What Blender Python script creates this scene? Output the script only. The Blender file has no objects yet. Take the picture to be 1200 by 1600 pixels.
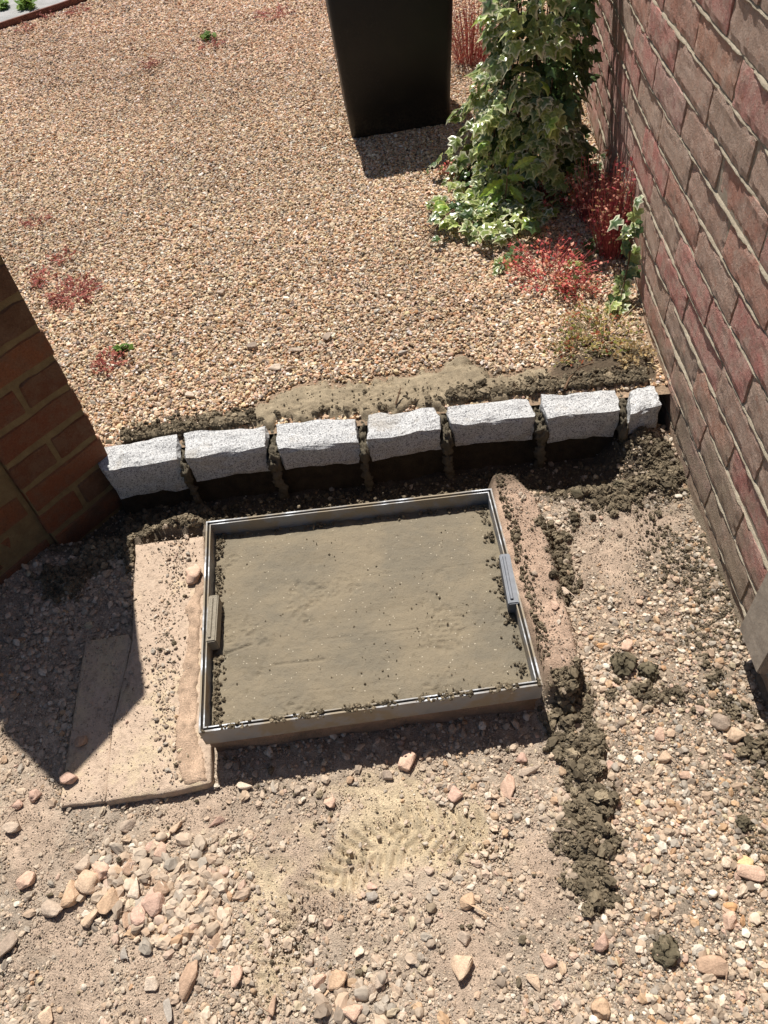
import bpy, bmesh, math, random
import numpy as np
from mathutils import Vector, Matrix, noise as mnoise

random.seed(7)
RNG = np.random.default_rng(11)
SC = bpy.context.scene
COL = SC.collection

# ------------------------------------------------------------------ camera, world, sun, exposure
F, CX, CY, CAMH = 1200.0, 600.0, 800.0, 1.25          # the photograph is 1200 x 1600
def _n(v):
    v = np.array(v, float); return v / np.linalg.norm(v)
_V = _n([155, 1025, F]); _W = _n([-36, -1397, F])      # vanishing points of the plumb line and of the wall
_Y = _n(_W - np.dot(_W, _V) * _V); _Z = -_V; _X = np.cross(_Y, _Z)
R = np.array([_X, _Y, _Z])
CAMP = np.array([0, 0, CAMH])
def g(px, py, z=0.0):
    """where the ray through a point of the photograph meets the level z"""
    r = R @ np.array([px - CX, py - CY, F]); t = (z - CAMH) / r[2]
    return CAMP + t * r
def px_of(X, Y, Z):
    P = np.stack([X, Y, Z - CAMH], -1) @ R
    return CX + F * P[..., 0] / P[..., 2], CY + F * P[..., 1] / P[..., 2]

cam = bpy.data.cameras.new('camera'); cam_o = bpy.data.objects.new('camera', cam); COL.objects.link(cam_o)
M = Matrix.Identity(4)
for i in range(3):
    M[i][0] = R[i, 0]; M[i][1] = -R[i, 1]; M[i][2] = -R[i, 2]; M[i][3] = CAMP[i]
cam_o.matrix_world = M
cam.sensor_fit = 'VERTICAL'; cam.sensor_height = 36.0; cam.lens = 27.0
cam.clip_start = 0.02; cam.clip_end = 400
SC.camera = cam_o

SUN_EL = math.radians(60)
SH = np.array([0.28, -0.96])                          # direction in which shadows fall on the ground
SH = SH / np.linalg.norm(SH)
sun_dir = np.array([SH[0] * math.cos(SUN_EL), SH[1] * math.cos(SUN_EL), -math.sin(SUN_EL)])
world = bpy.data.worlds.new('World'); SC.world = world; world.use_nodes = True
wn = world.node_tree.nodes; wl = world.node_tree.links
sky = wn.new('ShaderNodeTexSky'); sky.sky_type = 'NISHITA'; sky.sun_disc = False
sky.sun_elevation = SUN_EL; sky.sun_rotation = math.atan2(-SH[0], -SH[1])
wl.new(sky.outputs[0], wn['Background'].inputs[0]); wn['Background'].inputs[1].default_value = 0.05
sl = bpy.data.lights.new('sun', 'SUN'); sl.energy = 5.0; sl.angle = math.radians(0.53); sl.color = (1.0, 0.955, 0.89)
so = bpy.data.objects.new('sun', sl); COL.objects.link(so)
so.rotation_euler = Vector(sun_dir).to_track_quat('-Z', 'Y').to_euler()
SC.view_settings.view_transform = 'Standard'; SC.view_settings.look = 'None'
SC.view_settings.exposure = 0.42; SC.view_settings.gamma = 1.0
SC.view_settings.use_curve_mapping = False
SC.cycles.max_bounces = 6; SC.cycles.diffuse_bounces = 3; SC.cycles.glossy_bounces = 2

# ------------------------------------------------------------------ helpers
def srgb(r, g_, b):
    f = lambda c: c / 12.92 if c <= 0.04045 else ((c + 0.055) / 1.055) ** 2.4
    return (f(r / 255), f(g_ / 255), f(b / 255))

def _hash(ix, iy, seed):
    h = (ix.astype(np.int64) * 374761393 + iy.astype(np.int64) * 668265263 + seed * 974711) & 0x7fffffff
    h = ((h ^ (h >> 13)) * 1274126177) & 0x7fffffff
    h = h ^ (h >> 16)
    return (h & 0xffff) / 65535.0
def vnoise(x, y, seed=0):
    ix = np.floor(x); iy = np.floor(y); fx = x - ix; fy = y - iy
    fx = fx * fx * (3 - 2 * fx); fy = fy * fy * (3 - 2 * fy)
    a = _hash(ix, iy, seed); b = _hash(ix + 1, iy, seed); c = _hash(ix, iy + 1, seed); d = _hash(ix + 1, iy + 1, seed)
    return a + (b - a) * fx + (c - a) * fy + (a - b - c + d) * fx * fy
def fbm(x, y, octv=4, seed=0):
    s = 0; amp = 0.5
    for o in range(octv):
        s = s + amp * (vnoise(x * 2 ** o + 17.3 * o, y * 2 ** o + 5.1 * o, seed + o) - 0.5) * 2
        amp *= 0.5
    return s
def sstep(a, b, x):
    t = np.clip((x - a) / (b - a), 0, 1); return t * t * (3 - 2 * t)
def in_poly(u, v, poly):
    ins = np.zeros(u.shape, bool); n = len(poly)
    for i in range(n):
        x1, y1 = poly[i]; x2, y2 = poly[(i + 1) % n]
        if y1 == y2: continue
        c = ((y1 > v) != (y2 > v)) & (u < (x2 - x1) * (v - y1) / (y2 - y1) + x1)
        ins ^= c
    return ins
def d_line(u, v, pts):
    d = np.full(u.shape, 1e9)
    for (x1, y1), (x2, y2) in zip(pts[:-1], pts[1:]):
        dx, dy = x2 - x1, y2 - y1; t = np.clip(((u - x1) * dx + (v - y1) * dy) / (dx * dx + dy * dy), 0, 1)
        d = np.minimum(d, np.hypot(u - x1 - t * dx, v - y1 - t * dy))
    return d
def soft_poly(u, v, poly, w):
    """1 inside, falling to 0 over w outside"""
    ins = in_poly(u, v, poly); d = d_line(u, v, list(poly) + [poly[0]])
    return np.where(ins, 1.0, 1 - sstep(0, w, d))

def props(o, label=None, cat=None, group=None, kind=None):
    if label: o['label'] = label
    if cat: o['category'] = cat
    if group: o['group'] = group
    if kind: o['kind'] = kind
    return o
def empty(name, loc, label, cat, group=None):
    o = bpy.data.objects.new(name, None); COL.objects.link(o); o.location = loc; o.empty_display_size = 0.05
    return props(o, label, cat, group)
def link(name, me, parent=None, loc=None, rot=None, scale=None):
    o = bpy.data.objects.new(name, me); COL.objects.link(o)
    if parent is not None: o.parent = parent
    if loc is not None: o.location = loc
    if rot is not None: o.rotation_euler = rot
    if scale is not None: o.scale = scale
    return o
def mesh(name, verts, faces, mat, smooth=False):
    me = bpy.data.meshes.new(name); me.from_pydata([tuple(map(float, v)) for v in verts], [], faces)
    me.materials.append(mat)
    if smooth: me.polygons.foreach_set('use_smooth', [True] * len(me.polygons))
    me.update(); return me
def bm_mesh(name, bm, mat, smooth=False):
    me = bpy.data.meshes.new(name); bm.to_mesh(me); bm.free(); me.materials.append(mat)
    if smooth: me.polygons.foreach_set('use_smooth', [True] * len(me.polygons))
    return me
def rel(me, base):
    """put a mesh built in world coordinates into the frame of a thing at base"""
    me.transform(Matrix.Translation(-Vector(base))); return me
def grid_mesh(name, X, Y, Z, mat, col=None, keep=None, smooth=True):
    ny, nx = X.shape
    me = bpy.data.meshes.new(name)
    idx = np.arange(nx * ny).reshape(ny, nx)
    q = np.stack([idx[:-1, :-1], idx[:-1, 1:], idx[1:, 1:], idx[1:, :-1]], -1).reshape(-1, 4)
    if keep is not None:
        kk = keep.reshape(-1); q = q[kk[q].all(1)]
    V = np.stack([X, Y, Z], -1).reshape(-1, 3)
    used = np.unique(q); remap = np.full(nx * ny, -1); remap[used] = np.arange(len(used)); q = remap[q]; V = V[used]
    me.vertices.add(len(V)); me.vertices.foreach_set('co', V.astype(np.float32).ravel())
    me.loops.add(q.size); me.loops.foreach_set('vertex_index', q.ravel().astype(np.int32))
    me.polygons.add(len(q)); me.polygons.foreach_set('loop_start', np.arange(0, q.size, 4, dtype=np.int32))
    me.polygons.foreach_set('use_smooth', np.full(len(q), smooth))
    me.update(calc_edges=True)
    if col is not None:
        a = me.attributes.new('col', 'FLOAT_COLOR', 'POINT')
        c = np.concatenate([col.reshape(-1, 3)[used], np.ones((len(used), 1))], 1)
        a.data.foreach_set('color', c.astype(np.float32).ravel())
    me.materials.append(mat); me.validate(); return me

# ------------------------------------------------------------------ materials
class NT:
    def __init__(s, name):
        s.m = bpy.data.materials.new(name); s.m.use_nodes = True; s.t = s.m.node_tree
        s.b = s.t.nodes['Principled BSDF']
    def n(s, typ, **kw):
        x = s.t.nodes.new(typ)
        for k, v in kw.items(): setattr(x, k, v)
        return x
    def l(s, a, b): s.t.links.new(a, b)
    def noise(s, scale, detail=4, rough=0.6, vec=None, w=None):
        x = s.n('ShaderNodeTexNoise')
        if w is not None:
            x.noise_dimensions = '4D'
            if isinstance(w, (int, float)): x.inputs['W'].default_value = w
            else: s.l(w, x.inputs['W'])
        x.inputs['Scale'].default_value = scale; x.inputs['Detail'].default_value = detail; x.inputs['Roughness'].default_value = rough
        if vec is not None: s.l(vec, x.inputs['Vector'])
        return x.outputs['Fac']
    def vec(s, which='Object'):
        return s.n('ShaderNodeTexCoord').outputs[which]
    def pos(s):
        return s.n('ShaderNodeNewGeometry').outputs['Position']
    def ramp(s, fac, stops, interp='LINEAR'):
        x = s.n('ShaderNodeValToRGB'); e = x.color_ramp; e.interpolation = interp
        while len(e.elements) < len(stops): e.elements.new(0.5)
        for el, (p, c) in zip(e.elements, stops):
            el.position = p; el.color = (c[0], c[1], c[2], 1) if isinstance(c, tuple) else (c, c, c, 1)
        s.l(fac, x.inputs[0]); return x.outputs[0]
    def mix(s, a, b, fac, mode='MIX'):
        x = s.n('ShaderNodeMix', data_type='RGBA', blend_type=mode)
        for inp, v in ((x.inputs['Factor'], fac), (x.inputs['A'], a), (x.inputs['B'], b)):
            if isinstance(v, (int, float)): inp.default_value = v
            elif isinstance(v, tuple): inp.default_value = (v[0], v[1], v[2], 1)
            else: s.l(v, inp)
        return x.outputs['Result']
    def math(s, op, a, b=None):
        x = s.n('ShaderNodeMath', operation=op)
        for inp, v in zip(x.inputs, (a, b)):
            if v is None: continue
            if isinstance(v, (int, float)): inp.default_value = v
            else: s.l(v, inp)
        return x.outputs[0]
    def mapr(s, v, a, b, c=0.0, d=1.0):
        x = s.n('ShaderNodeMapRange'); s.l(v, x.inputs[0])
        for i, k in enumerate((a, b, c, d)): x.inputs[i + 1].default_value = k
        return x.outputs[0]
    def bump(s, h, dist=0.002, strength=1.0, normal=None):
        x = s.n('ShaderNodeBump'); x.inputs['Strength'].default_value = strength; x.inputs['Distance'].default_value = dist
        s.l(h, x.inputs['Height'])
        if normal is not None: s.l(normal, x.inputs['Normal'])
        return x.outputs[0]
    def done(s, col, rough=0.9, normal=None, spec=0.2):
        if isinstance(col, tuple): s.b.inputs['Base Color'].default_value = (*col, 1)
        else: s.l(col, s.b.inputs['Base Color'])
        if isinstance(rough, (int, float)): s.b.inputs['Roughness'].default_value = rough
        else: s.l(rough, s.b.inputs['Roughness'])
        s.b.inputs['Specular IOR Level'].default_value = spec
        if normal is not None: s.l(normal, s.b.inputs['Normal'])
        return s.m

def mat_attr(name, inst=False, grain=300, amt=0.35, bump=0.0012, rough=0.92, spec=0.15, fine=0.0):
    t = NT(name); a = t.n('ShaderNodeAttribute', attribute_name='col')
    if inst: a.attribute_type = 'INSTANCER'
    p = t.vec('Object') if inst else t.pos()
    n1 = t.noise(grain, 3, 0.7, p); n2 = t.noise(grain * 0.12, 4, 0.65, p)
    k = t.mapr(n1, 0.25, 0.75, 1 - amt, 1 + amt); k2 = t.mapr(n2, 0.3, 0.7, 1 - amt * 0.6, 1 + amt * 0.6)
    k = t.math('MULTIPLY', k, k2)
    c = t.n('ShaderNodeVectorMath', operation='SCALE'); t.l(a.outputs['Color'], c.inputs[0]); t.l(k, c.inputs['Scale'])
    nrm = t.bump(n1, bump) if bump else None
    return t.done(c.outputs[0], rough, nrm, spec)

M_DUG = mat_attr('dug_earth', grain=420, amt=0.42, bump=0.004)
M_SOIL = mat_attr('gravel_soil', grain=160, amt=0.4, bump=0.006)
M_STONE = mat_attr('gravel_stone', inst=True, grain=3.0, amt=0.16, bump=0.0, rough=0.75, spec=0.3)
M_CRUMB = mat_attr('mortar_crumb', inst=True, grain=5.0, amt=0.25, bump=0.0, rough=0.95, spec=0.1)

def mat_brick(name, stops, dirt_top, dirt_col, spots, bump=0.004, sc=1.0):
    t = NT(name); p = t.pos(); rnd = t.n('ShaderNodeObjectInfo').outputs['Random']
    base = t.ramp(rnd, stops, 'CONSTANT')
    m1 = t.noise(26 * sc, 6, 0.7, p, w=t.math('MULTIPLY', rnd, 37.0))
    m2 = t.noise(260 * sc, 4, 0.75, p)
    m3 = t.noise(95 * sc, 5, 0.75, p)
    c = t.mix(base, t.mix(base, spots, 0.9), t.mapr(m1, 0.42, 0.62, 0, 0.85)); m4 = t.noise(48 * sc, 4, 0.7, p, w=t.math('MULTIPLY', rnd, 11.0)); c = t.mix(c, (0.50, 0.23, 0.16) if name == 'weathered_brick' else c, t.mapr(m4, 0.56, 0.70, 0, 0.6))
    c = t.mix(c, (0.035, 0.025, 0.02), t.mapr(m2, 0.62, 0.72, 0, 0.7))
    c = t.mix(c, (spots[0] * 1.5, spots[1] * 1.6, spots[2] * 1.7), t.mapr(m3, 0.58, 0.74, 0, 0.6))
    c = t.mix(c, (0.06, 0.035, 0.03), t.mapr(m3, 0.42, 0.30, 0, 0.55))
    k = t.mapr(m2, 0.25, 0.7, 0.7, 1.25)
    sc_ = t.n('ShaderNodeVectorMath', operation='SCALE'); t.l(c, sc_.inputs[0]); t.l(k, sc_.inputs['Scale']); c = sc_.outputs[0]
    z = t.n('ShaderNodeSeparateXYZ'); t.l(p, z.inputs[0])
    hz = t.math('ADD', z.outputs[2], t.mapr(t.noise(9, 5, 0.7, p), 0.25, 0.75, -0.2, 0.2))
    c = t.mix(c, dirt_col, t.mapr(hz, dirt_top, dirt_top - 0.2, 0, 0.85))
    h = t.math('ADD', t.math('MULTIPLY', m2, 0.4), t.math('MULTIPLY', m3, 0.9))
    return t.done(c, 0.88, t.bump(m2, 0.0020, 1.0, t.bump(h, bump, 1.0)), 0.25)
M_BRICK = mat_brick('weathered_brick', [(0.0, (0.50, 0.265, 0.20)), (0.14, (0.46, 0.30, 0.23)), (0.28, (0.52, 0.25, 0.21)),
    (0.40, (0.46, 0.33, 0.255)), (0.54, (0.52, 0.235, 0.20)), (0.66, (0.48, 0.34, 0.265)), (0.78, (0.50, 0.28, 0.20)), (0.90, (0.47, 0.28, 0.24))],
    0.16, (0.34, 0.265, 0.19), (0.54, 0.41, 0.33))
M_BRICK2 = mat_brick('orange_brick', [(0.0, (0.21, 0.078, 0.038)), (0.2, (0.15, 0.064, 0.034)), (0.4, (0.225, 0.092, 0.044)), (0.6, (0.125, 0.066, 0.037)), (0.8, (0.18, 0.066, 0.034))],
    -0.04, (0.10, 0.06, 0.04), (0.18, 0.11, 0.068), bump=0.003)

def mat_mortar(name, c1, c2, bump=0.003):
    t = NT(name); p = t.pos(); n1 = t.noise(35, 5, 0.7, p); n2 = t.noise(330, 3, 0.7, p)
    c = t.mix(c1, c2, t.mapr(n1, 0.35, 0.65)); c = t.mix(c, (c1[0] * .3, c1[1] * .3, c1[2] * .3), t.mapr(n2, 0.6, 0.75, 0, 0.6))
    return t.done(c, 0.95, t.bump(n2, bump), 0.1)
M_MORTAR = mat_mortar('pale_mortar', (0.47, 0.41, 0.31), (0.33, 0.275, 0.20))
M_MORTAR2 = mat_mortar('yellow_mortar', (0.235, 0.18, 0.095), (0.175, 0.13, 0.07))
M_MORTAR_DARK = mat_mortar('damp_mortar', (0.17, 0.145, 0.105), (0.115, 0.098, 0.07), 0.004)
M_BACK = mat_mortar('core_mortar', (0.40, 0.34, 0.27), (0.30, 0.25, 0.19))  # mortar colour of the wall body behind the joints

def mat_granite():
    t = NT('granite'); p = t.vec('Object')
    v = t.n('ShaderNodeTexVoronoi'); v.inputs['Scale'].default_value = 480; t.l(p, v.inputs['Vector'])
    s = t.n('ShaderNodeSeparateColor'); t.l(v.outputs['Color'], s.inputs[0])
    c = t.ramp(s.outputs[0], [(0.0, (0.15, 0.15, 0.155)), (0.10, (0.30, 0.30, 0.30)), (0.28, (0.47, 0.47, 0.465)), (0.55, (0.57, 0.57, 0.56)), (0.85, (0.42, 0.42, 0.42))], 'CONSTANT')
    n1 = t.noise(18, 5, 0.7, p); c = t.mix(c, (0.33, 0.275, 0.20), t.mapr(n1, 0.55, 0.75, 0, 0.55)); n4 = t.noise(5, 5, 0.7, t.pos()); c = t.mix(c, (0.27, 0.22, 0.15), t.mapr(n4, 0.56, 0.72, 0, 0.6))
    n2 = t.noise(120, 4, 0.7, p)
    return t.done(c, 0.8, t.bump(n2, 0.004), 0.35)
M_GRANITE = mat_granite()
def mat_concrete(name, a, b, speck=(0.5, 0.46, 0.4)):
    t = NT(name); p = t.pos()
    n1 = t.noise(7, 6, 0.65, p); n2 = t.noise(60, 5, 0.75, p); n3 = t.noise(420, 3, 0.7, p)
    mp = t.n('ShaderNodeMapping'); mp.inputs['Scale'].default_value = (4.5, 22, 1); mp.inputs['Rotation'].default_value = (0, 0, 0.12); t.l(p, mp.inputs['Vector']); sw = t.noise(1.0, 5, 0.65, mp.outputs[0])
    c = t.mix(a, b, t.mapr(n1, 0.4, 0.6)); c = t.mix(c, (a[0] * 1.28, a[1] * 1.26, a[2] * 1.2), t.mapr(sw, 0.5, 0.72, 0, 0.3)); c = t.mix(c, (a[0] * .62, a[1] * .6, a[2] * .56), t.mapr(sw, 0.47, 0.28, 0, 0.3)); c = t.mix(c, (a[0] * .5, a[1] * .48, a[2] * .44), t.mapr(n2, 0.58, 0.78, 0, 0.8))
    v = t.n('ShaderNodeTexVoronoi'); v.inputs['Scale'].default_value = 190; t.l(p, v.inputs['Vector'])
    sp = t.n('ShaderNodeSeparateColor'); t.l(v.outputs['Color'], sp.inputs[0])
    m = t.math('MULTIPLY', t.math('LESS_THAN', v.outputs['Distance'], 0.22), t.math('GREATER_THAN', sp.outputs[1], 0.93))
    c = t.mix(c, speck, m)
    h = t.math('ADD', t.math('ADD', t.math('MULTIPLY', n3, 0.4), n2), t.math('MULTIPLY', sw, 0.5))
    return t.done(c, 0.92, t.bump(h, 0.004), 0.15)
M_FILL = mat_concrete('cover_concrete', (0.235, 0.195, 0.135), (0.185, 0.16, 0.118), (0.48, 0.42, 0.32))
M_PAVE = mat_concrete('grey_concrete', (0.38, 0.37, 0.36), (0.30, 0.30, 0.29), (0.25, 0.25, 0.25))
def mat_slab():
    t = NT('sandstone_slab'); p = t.pos(); n1 = t.noise(9, 6, 0.7, p); n2 = t.noise(80, 5, 0.75, p); n3 = t.noise(500, 2, 0.6, p)
    c = t.ramp(n1, [(0.3, (0.50, 0.385, 0.29)), (0.5, (0.55, 0.42, 0.315)), (0.62, (0.58, 0.465, 0.31)), (0.75, (0.45, 0.345, 0.26))])
    c = t.mix(c, (0.30, 0.225, 0.165), t.mapr(n2, 0.48, 0.70, 0, 0.8)); n5 = t.noise(30, 6, 0.75, p); c = t.mix(c, (0.62, 0.50, 0.38), t.mapr(n5, 0.55, 0.7, 0, 0.6))
    return t.done(c, 0.95, t.bump(t.math('ADD', n2, t.math('MULTIPLY', n3, 0.5)), 0.004), 0.1)
M_SLAB = mat_slab()
def mat_metal():
    t = NT('galvanised_steel'); p = t.pos(); n1 = t.noise(14, 4, 0.6, p); n2 = t.noise(350, 3, 0.7, p)
    c = t.mix((0.30, 0.31, 0.325), (0.30, 0.25, 0.18), t.mapr(n1, 0.42, 0.58)); t.l(t.mapr(n1, 0.40, 0.5, 0.6, 0.0), t.b.inputs['Metallic'])
    return t.done(c, t.mapr(n1, 0.4, 0.6, 0.5, 0.9), t.bump(n2, 0.0006), 0.3)
M_METAL = mat_metal()
def mat_plain(name, c, rough=0.5, spec=0.4, var=0.2, scale=30, bump=0.0):
    t = NT(name); p = t.pos(); n1 = t.noise(scale, 5, 0.7, p)
    cc = t.mix(tuple(x * (1 - var) for x in c), tuple(min(1, x * (1 + var)) for x in c), t.mapr(n1, 0.3, 0.7))
    return t.done(cc, rough, t.bump(n1, bump) if bump else None, spec)
M_DARKMETAL = mat_plain('dark_steel', (0.10, 0.11, 0.13), 0.5, 0.5, 0.3, 80)
M_GAP = mat_plain('gap_dirt', (0.035, 0.03, 0.025), 0.95, 0.05, 0.4, 200)
M_BIN = mat_plain('black_plastic', (0.007, 0.0065, 0.006), 0.5, 0.28, 0.25, 8)
def mat_bin():
    t = NT('black_plastic'); p = t.pos(); n1 = t.noise(6, 5, 0.7, p); n2 = t.noise(140, 4, 0.7, p)
    z = t.n('ShaderNodeSeparateXYZ'); t.l(p, z.inputs[0]); low = t.mapr(t.math('ADD', z.outputs[2], t.mapr(n1, 0, 1, -0.1, 0.1)), 0.10, 0.0, 0, 1)
    c = t.mix((0.007, 0.0065, 0.006), (0.05, 0.042, 0.032), t.math('MULTIPLY', low, t.mapr(n2, 0.4, 0.65, 0.1, 1))); c = t.mix(c, (0.03, 0.027, 0.023), t.math('MULTIPLY', t.mapr(n1, 0.5, 0.7), t.mapr(n2, 0.5, 0.7)))
    return t.done(c, t.mapr(n1, 0.3, 0.7, 0.38, 0.62), t.bump(n2, 0.0004), 0.32)
M_BIN = mat_bin()
M_FLAG = mat_plain('grey_flagstone', (0.30, 0.255, 0.205), 0.9, 0.2, 0.25, 24, 0.002)
M_RUST = mat_plain('rusty_edging', (0.16, 0.07, 0.05), 0.8, 0.2, 0.4, 30)
M_STALK = mat_plain('brown_stalk', (0.16, 0.10, 0.06), 0.8, 0.2, 0.3, 60)
M_STRAW = mat_plain('dry_straw', (0.46, 0.38, 0.24), 0.85, 0.2, 0.3, 60)
M_REDSTEM = mat_plain('red_stalk', (0.42, 0.10, 0.09), 0.6, 0.3, 0.4, 60)
def mat_leaf(name, trans=0.25, rough=0.45, spec=0.4):
    t = NT(name); a = t.n('ShaderNodeAttribute', attribute_name='col'); p = t.pos()
    n1 = t.noise(150, 3, 0.6, p); rnd = t.n('ShaderNodeObjectInfo').outputs['Random']
    k = t.math('MULTIPLY', t.mapr(n1, 0.3, 0.7, 0.75, 1.25), t.mapr(rnd, 0, 1, 0.8, 1.2))
    c = t.n('ShaderNodeVectorMath', operation='SCALE'); t.l(a.outputs['Color'], c.inputs[0]); t.l(k, c.inputs['Scale'])
    t.done(c.outputs[0], rough, None, spec)
    tr = t.n('ShaderNodeBsdfTranslucent'); t.l(c.outputs[0], tr.inputs[0])
    mx = t.n('ShaderNodeMixShader'); mx.inputs[0].default_value = trans
    t.l(t.b.outputs[0], mx.inputs[1]); t.l(tr.outputs[0], mx.inputs[2])
    t.l(mx.outputs[0], t.t.nodes['Material Output'].inputs[0]); return t.m
M_LEAF = mat_leaf('leaf', 0.3, 0.30, 0.6)
M_SMALLLEAF = mat_leaf('small_leaf', 0.35, 0.6, 0.2)
def mat_rock():
    t = NT('loose_rock'); a = t.n('ShaderNodeObjectInfo'); p = t.vec('Object')
    n1 = t.noise(70, 5, 0.7, p); n2 = t.noise(320, 3, 0.7, p)
    k = t.math('MULTIPLY', t.mapr(n1, 0.3, 0.7, 0.78, 1.22), t.mapr(n2, 0.3, 0.7, 0.85, 1.15))
    c = t.n('ShaderNodeVectorMath', operation='SCALE'); t.l(a.outputs['Color'], c.inputs[0]); t.l(k, c.inputs['Scale'])
    cc = t.mix(c.outputs[0], (0.5, 0.38, 0.27), t.mapr(n1, 0.55, 0.75, 0, 0.35))
    return t.done(cc, 0.9, t.bump(n2, 0.0015), 0.2)
M_ROCK = mat_rock()

# ------------------------------------------------------------------ terrain: the dug ground, in photo-referenced patches
SETTS = [  # top face corners in the photograph: back left, back right, front right, front left; height
    [(158, 699), (277, 677), (279, 717), (183, 733)], [(287, 674), (417, 665), (416, 699), (287, 717)],
    [(430, 661), (558, 651), (561, 689), (431, 702)], [(574, 647), (681, 635), (692, 668), (571, 689)],
    [(698, 637), (827, 620), (840, 650), (704, 663)], [(842, 616), (962, 607), (973, 641), (853, 652)],
    [(981, 606), (1022, 599), (1037, 631), (984, 648)]]
TOPZ = 0.012
_fl = np.array([g(x, y, TOPZ)[:2] for q in SETTS for (x, y) in (q[3], q[2])])
_bk = np.array([g(x, y, TOPZ)[:2] for q in SETTS for (x, y) in (q[0], q[1])])
def y_front(X): return np.interp(X, _fl[:, 0], _fl[:, 1])
def y_back(X): return np.interp(X, _bk[:, 0], _bk[:, 1])
COVER = [g(322, 815)[:2], g(768, 763)[:2], g(848, 1070)[:2], g(310, 1145)[:2]]   # TL TR BR BL of the outer frame

P_SLAB = [(212, 850), (318, 838), (330, 1222), (318, 1226), (252, 1240), (165, 1252), (176, 1130), (206, 1000)]
P_SLAB2 = [(133, 1001), (200, 990), (206, 1000), (176, 1130), (165, 1252), (92, 1260)]
MORTAR_LINE = [(905, 1085), (880, 1130), (905, 1180), (925, 1240), (900, 1290), (925, 1340), (918, 1375)]
MORTAR_TAIL = [(925, 1340), (940, 1400), (1000, 1440), (1045, 1490)]
MORTAR_ARM = [(905, 1085), (960, 1080), (1010, 1075), (1070, 1090)]
MORTAR_WALL = [(1075, 1010), (1130, 1080), (1170, 1150), (1185, 1230)]
MORTAR_R = [(800, 745), (850, 790), (868, 850), (880, 930)]
MORTAR_S = [(985, 700), (1020, 720), (1045, 760), (960, 770), (900, 775)]
MORTAR_L = [(95, 905), (150, 880), (205, 825), (260, 800), (320, 815)]

def masks(u, v):
    nz = 46 * (vnoise(u / 30, v / 30, 5) - 0.5) + 24 * (vnoise(u / 10, v / 10, 6) - 0.5)
    m = {}
    dl = np.minimum.reduce([d_line(u, v, MORTAR_LINE) - 34, d_line(u, v, MORTAR_TAIL) - 4, d_line(u, v, MORTAR_ARM) - 8,
                            d_line(u, v, MORTAR_WALL) - 4, d_line(u, v, MORTAR_R) - 10, d_line(u, v, MORTAR_S) - 16, d_line(u, v, MORTAR_L) - 34]) + nz
    m['mortar'] = 1 - sstep(-16, 14, dl)
    ye = np.minimum.reduce([np.hypot((u - 630) / 1.25, v - 1290) - 78, np.hypot((u - 560) / 1.3, v - 1335) - 48, np.hypot((u - 715), (v - 1300) / 1.1) - 52,
                            np.hypot(u - 408, (v - 1385) / 1.2) - 30, np.hypot((u - 425), (v - 1510) / 1.1) - 46, np.hypot(u - 300, (v - 930) / 1.5) - 18]) + nz * 1.6
    m['yellow'] = 1 - sstep(-46, 44, ye)
    pk = np.minimum.reduce([np.hypot(u - 470, (v - 1370) / 1.1) - 80, np.hypot(u - 120, (v - 1500) / 1.4) - 60, np.hypot((u - 850), (v - 1390) / 2.2) - 38,
                            np.hypot(u - 60, (v - 1320) / 1.2) - 60, np.hypot((u - 740), (v - 1500) / 1.8) - 45, np.hypot((u - 960), (v - 890) / 1.2) - 40,
                            np.hypot(u - 1010, (v - 830)) - 40, np.hypot((u - 330), (v - 1265) / .5) - 60, np.hypot(u - 240, (v - 1560)/.8) - 55]) + nz * 2
    m['smooth'] = np.maximum(1 - sstep(-25, 35, pk), m['yellow'])
    m['haunch_r'] = soft_poly(u, v, [(772, 768), (800, 766), (832, 800), (860, 900), (886, 1000), (899, 1065), (884, 1094), (860, 1085), (846, 1030), (806, 930), (784, 850)], 16)
    m['haunch_l'] = soft_poly(u + 0.25 * nz, v, [(304, 920), (318, 900), (310, 1150), (328, 1224), (296, 1232), (276, 1180), (283, 1080), (296, 1000)], 6)
    m['slab'] = np.maximum(soft_poly(u, v, P_SLAB, 4), soft_poly(u, v, P_SLAB2, 4))
    return m

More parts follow.
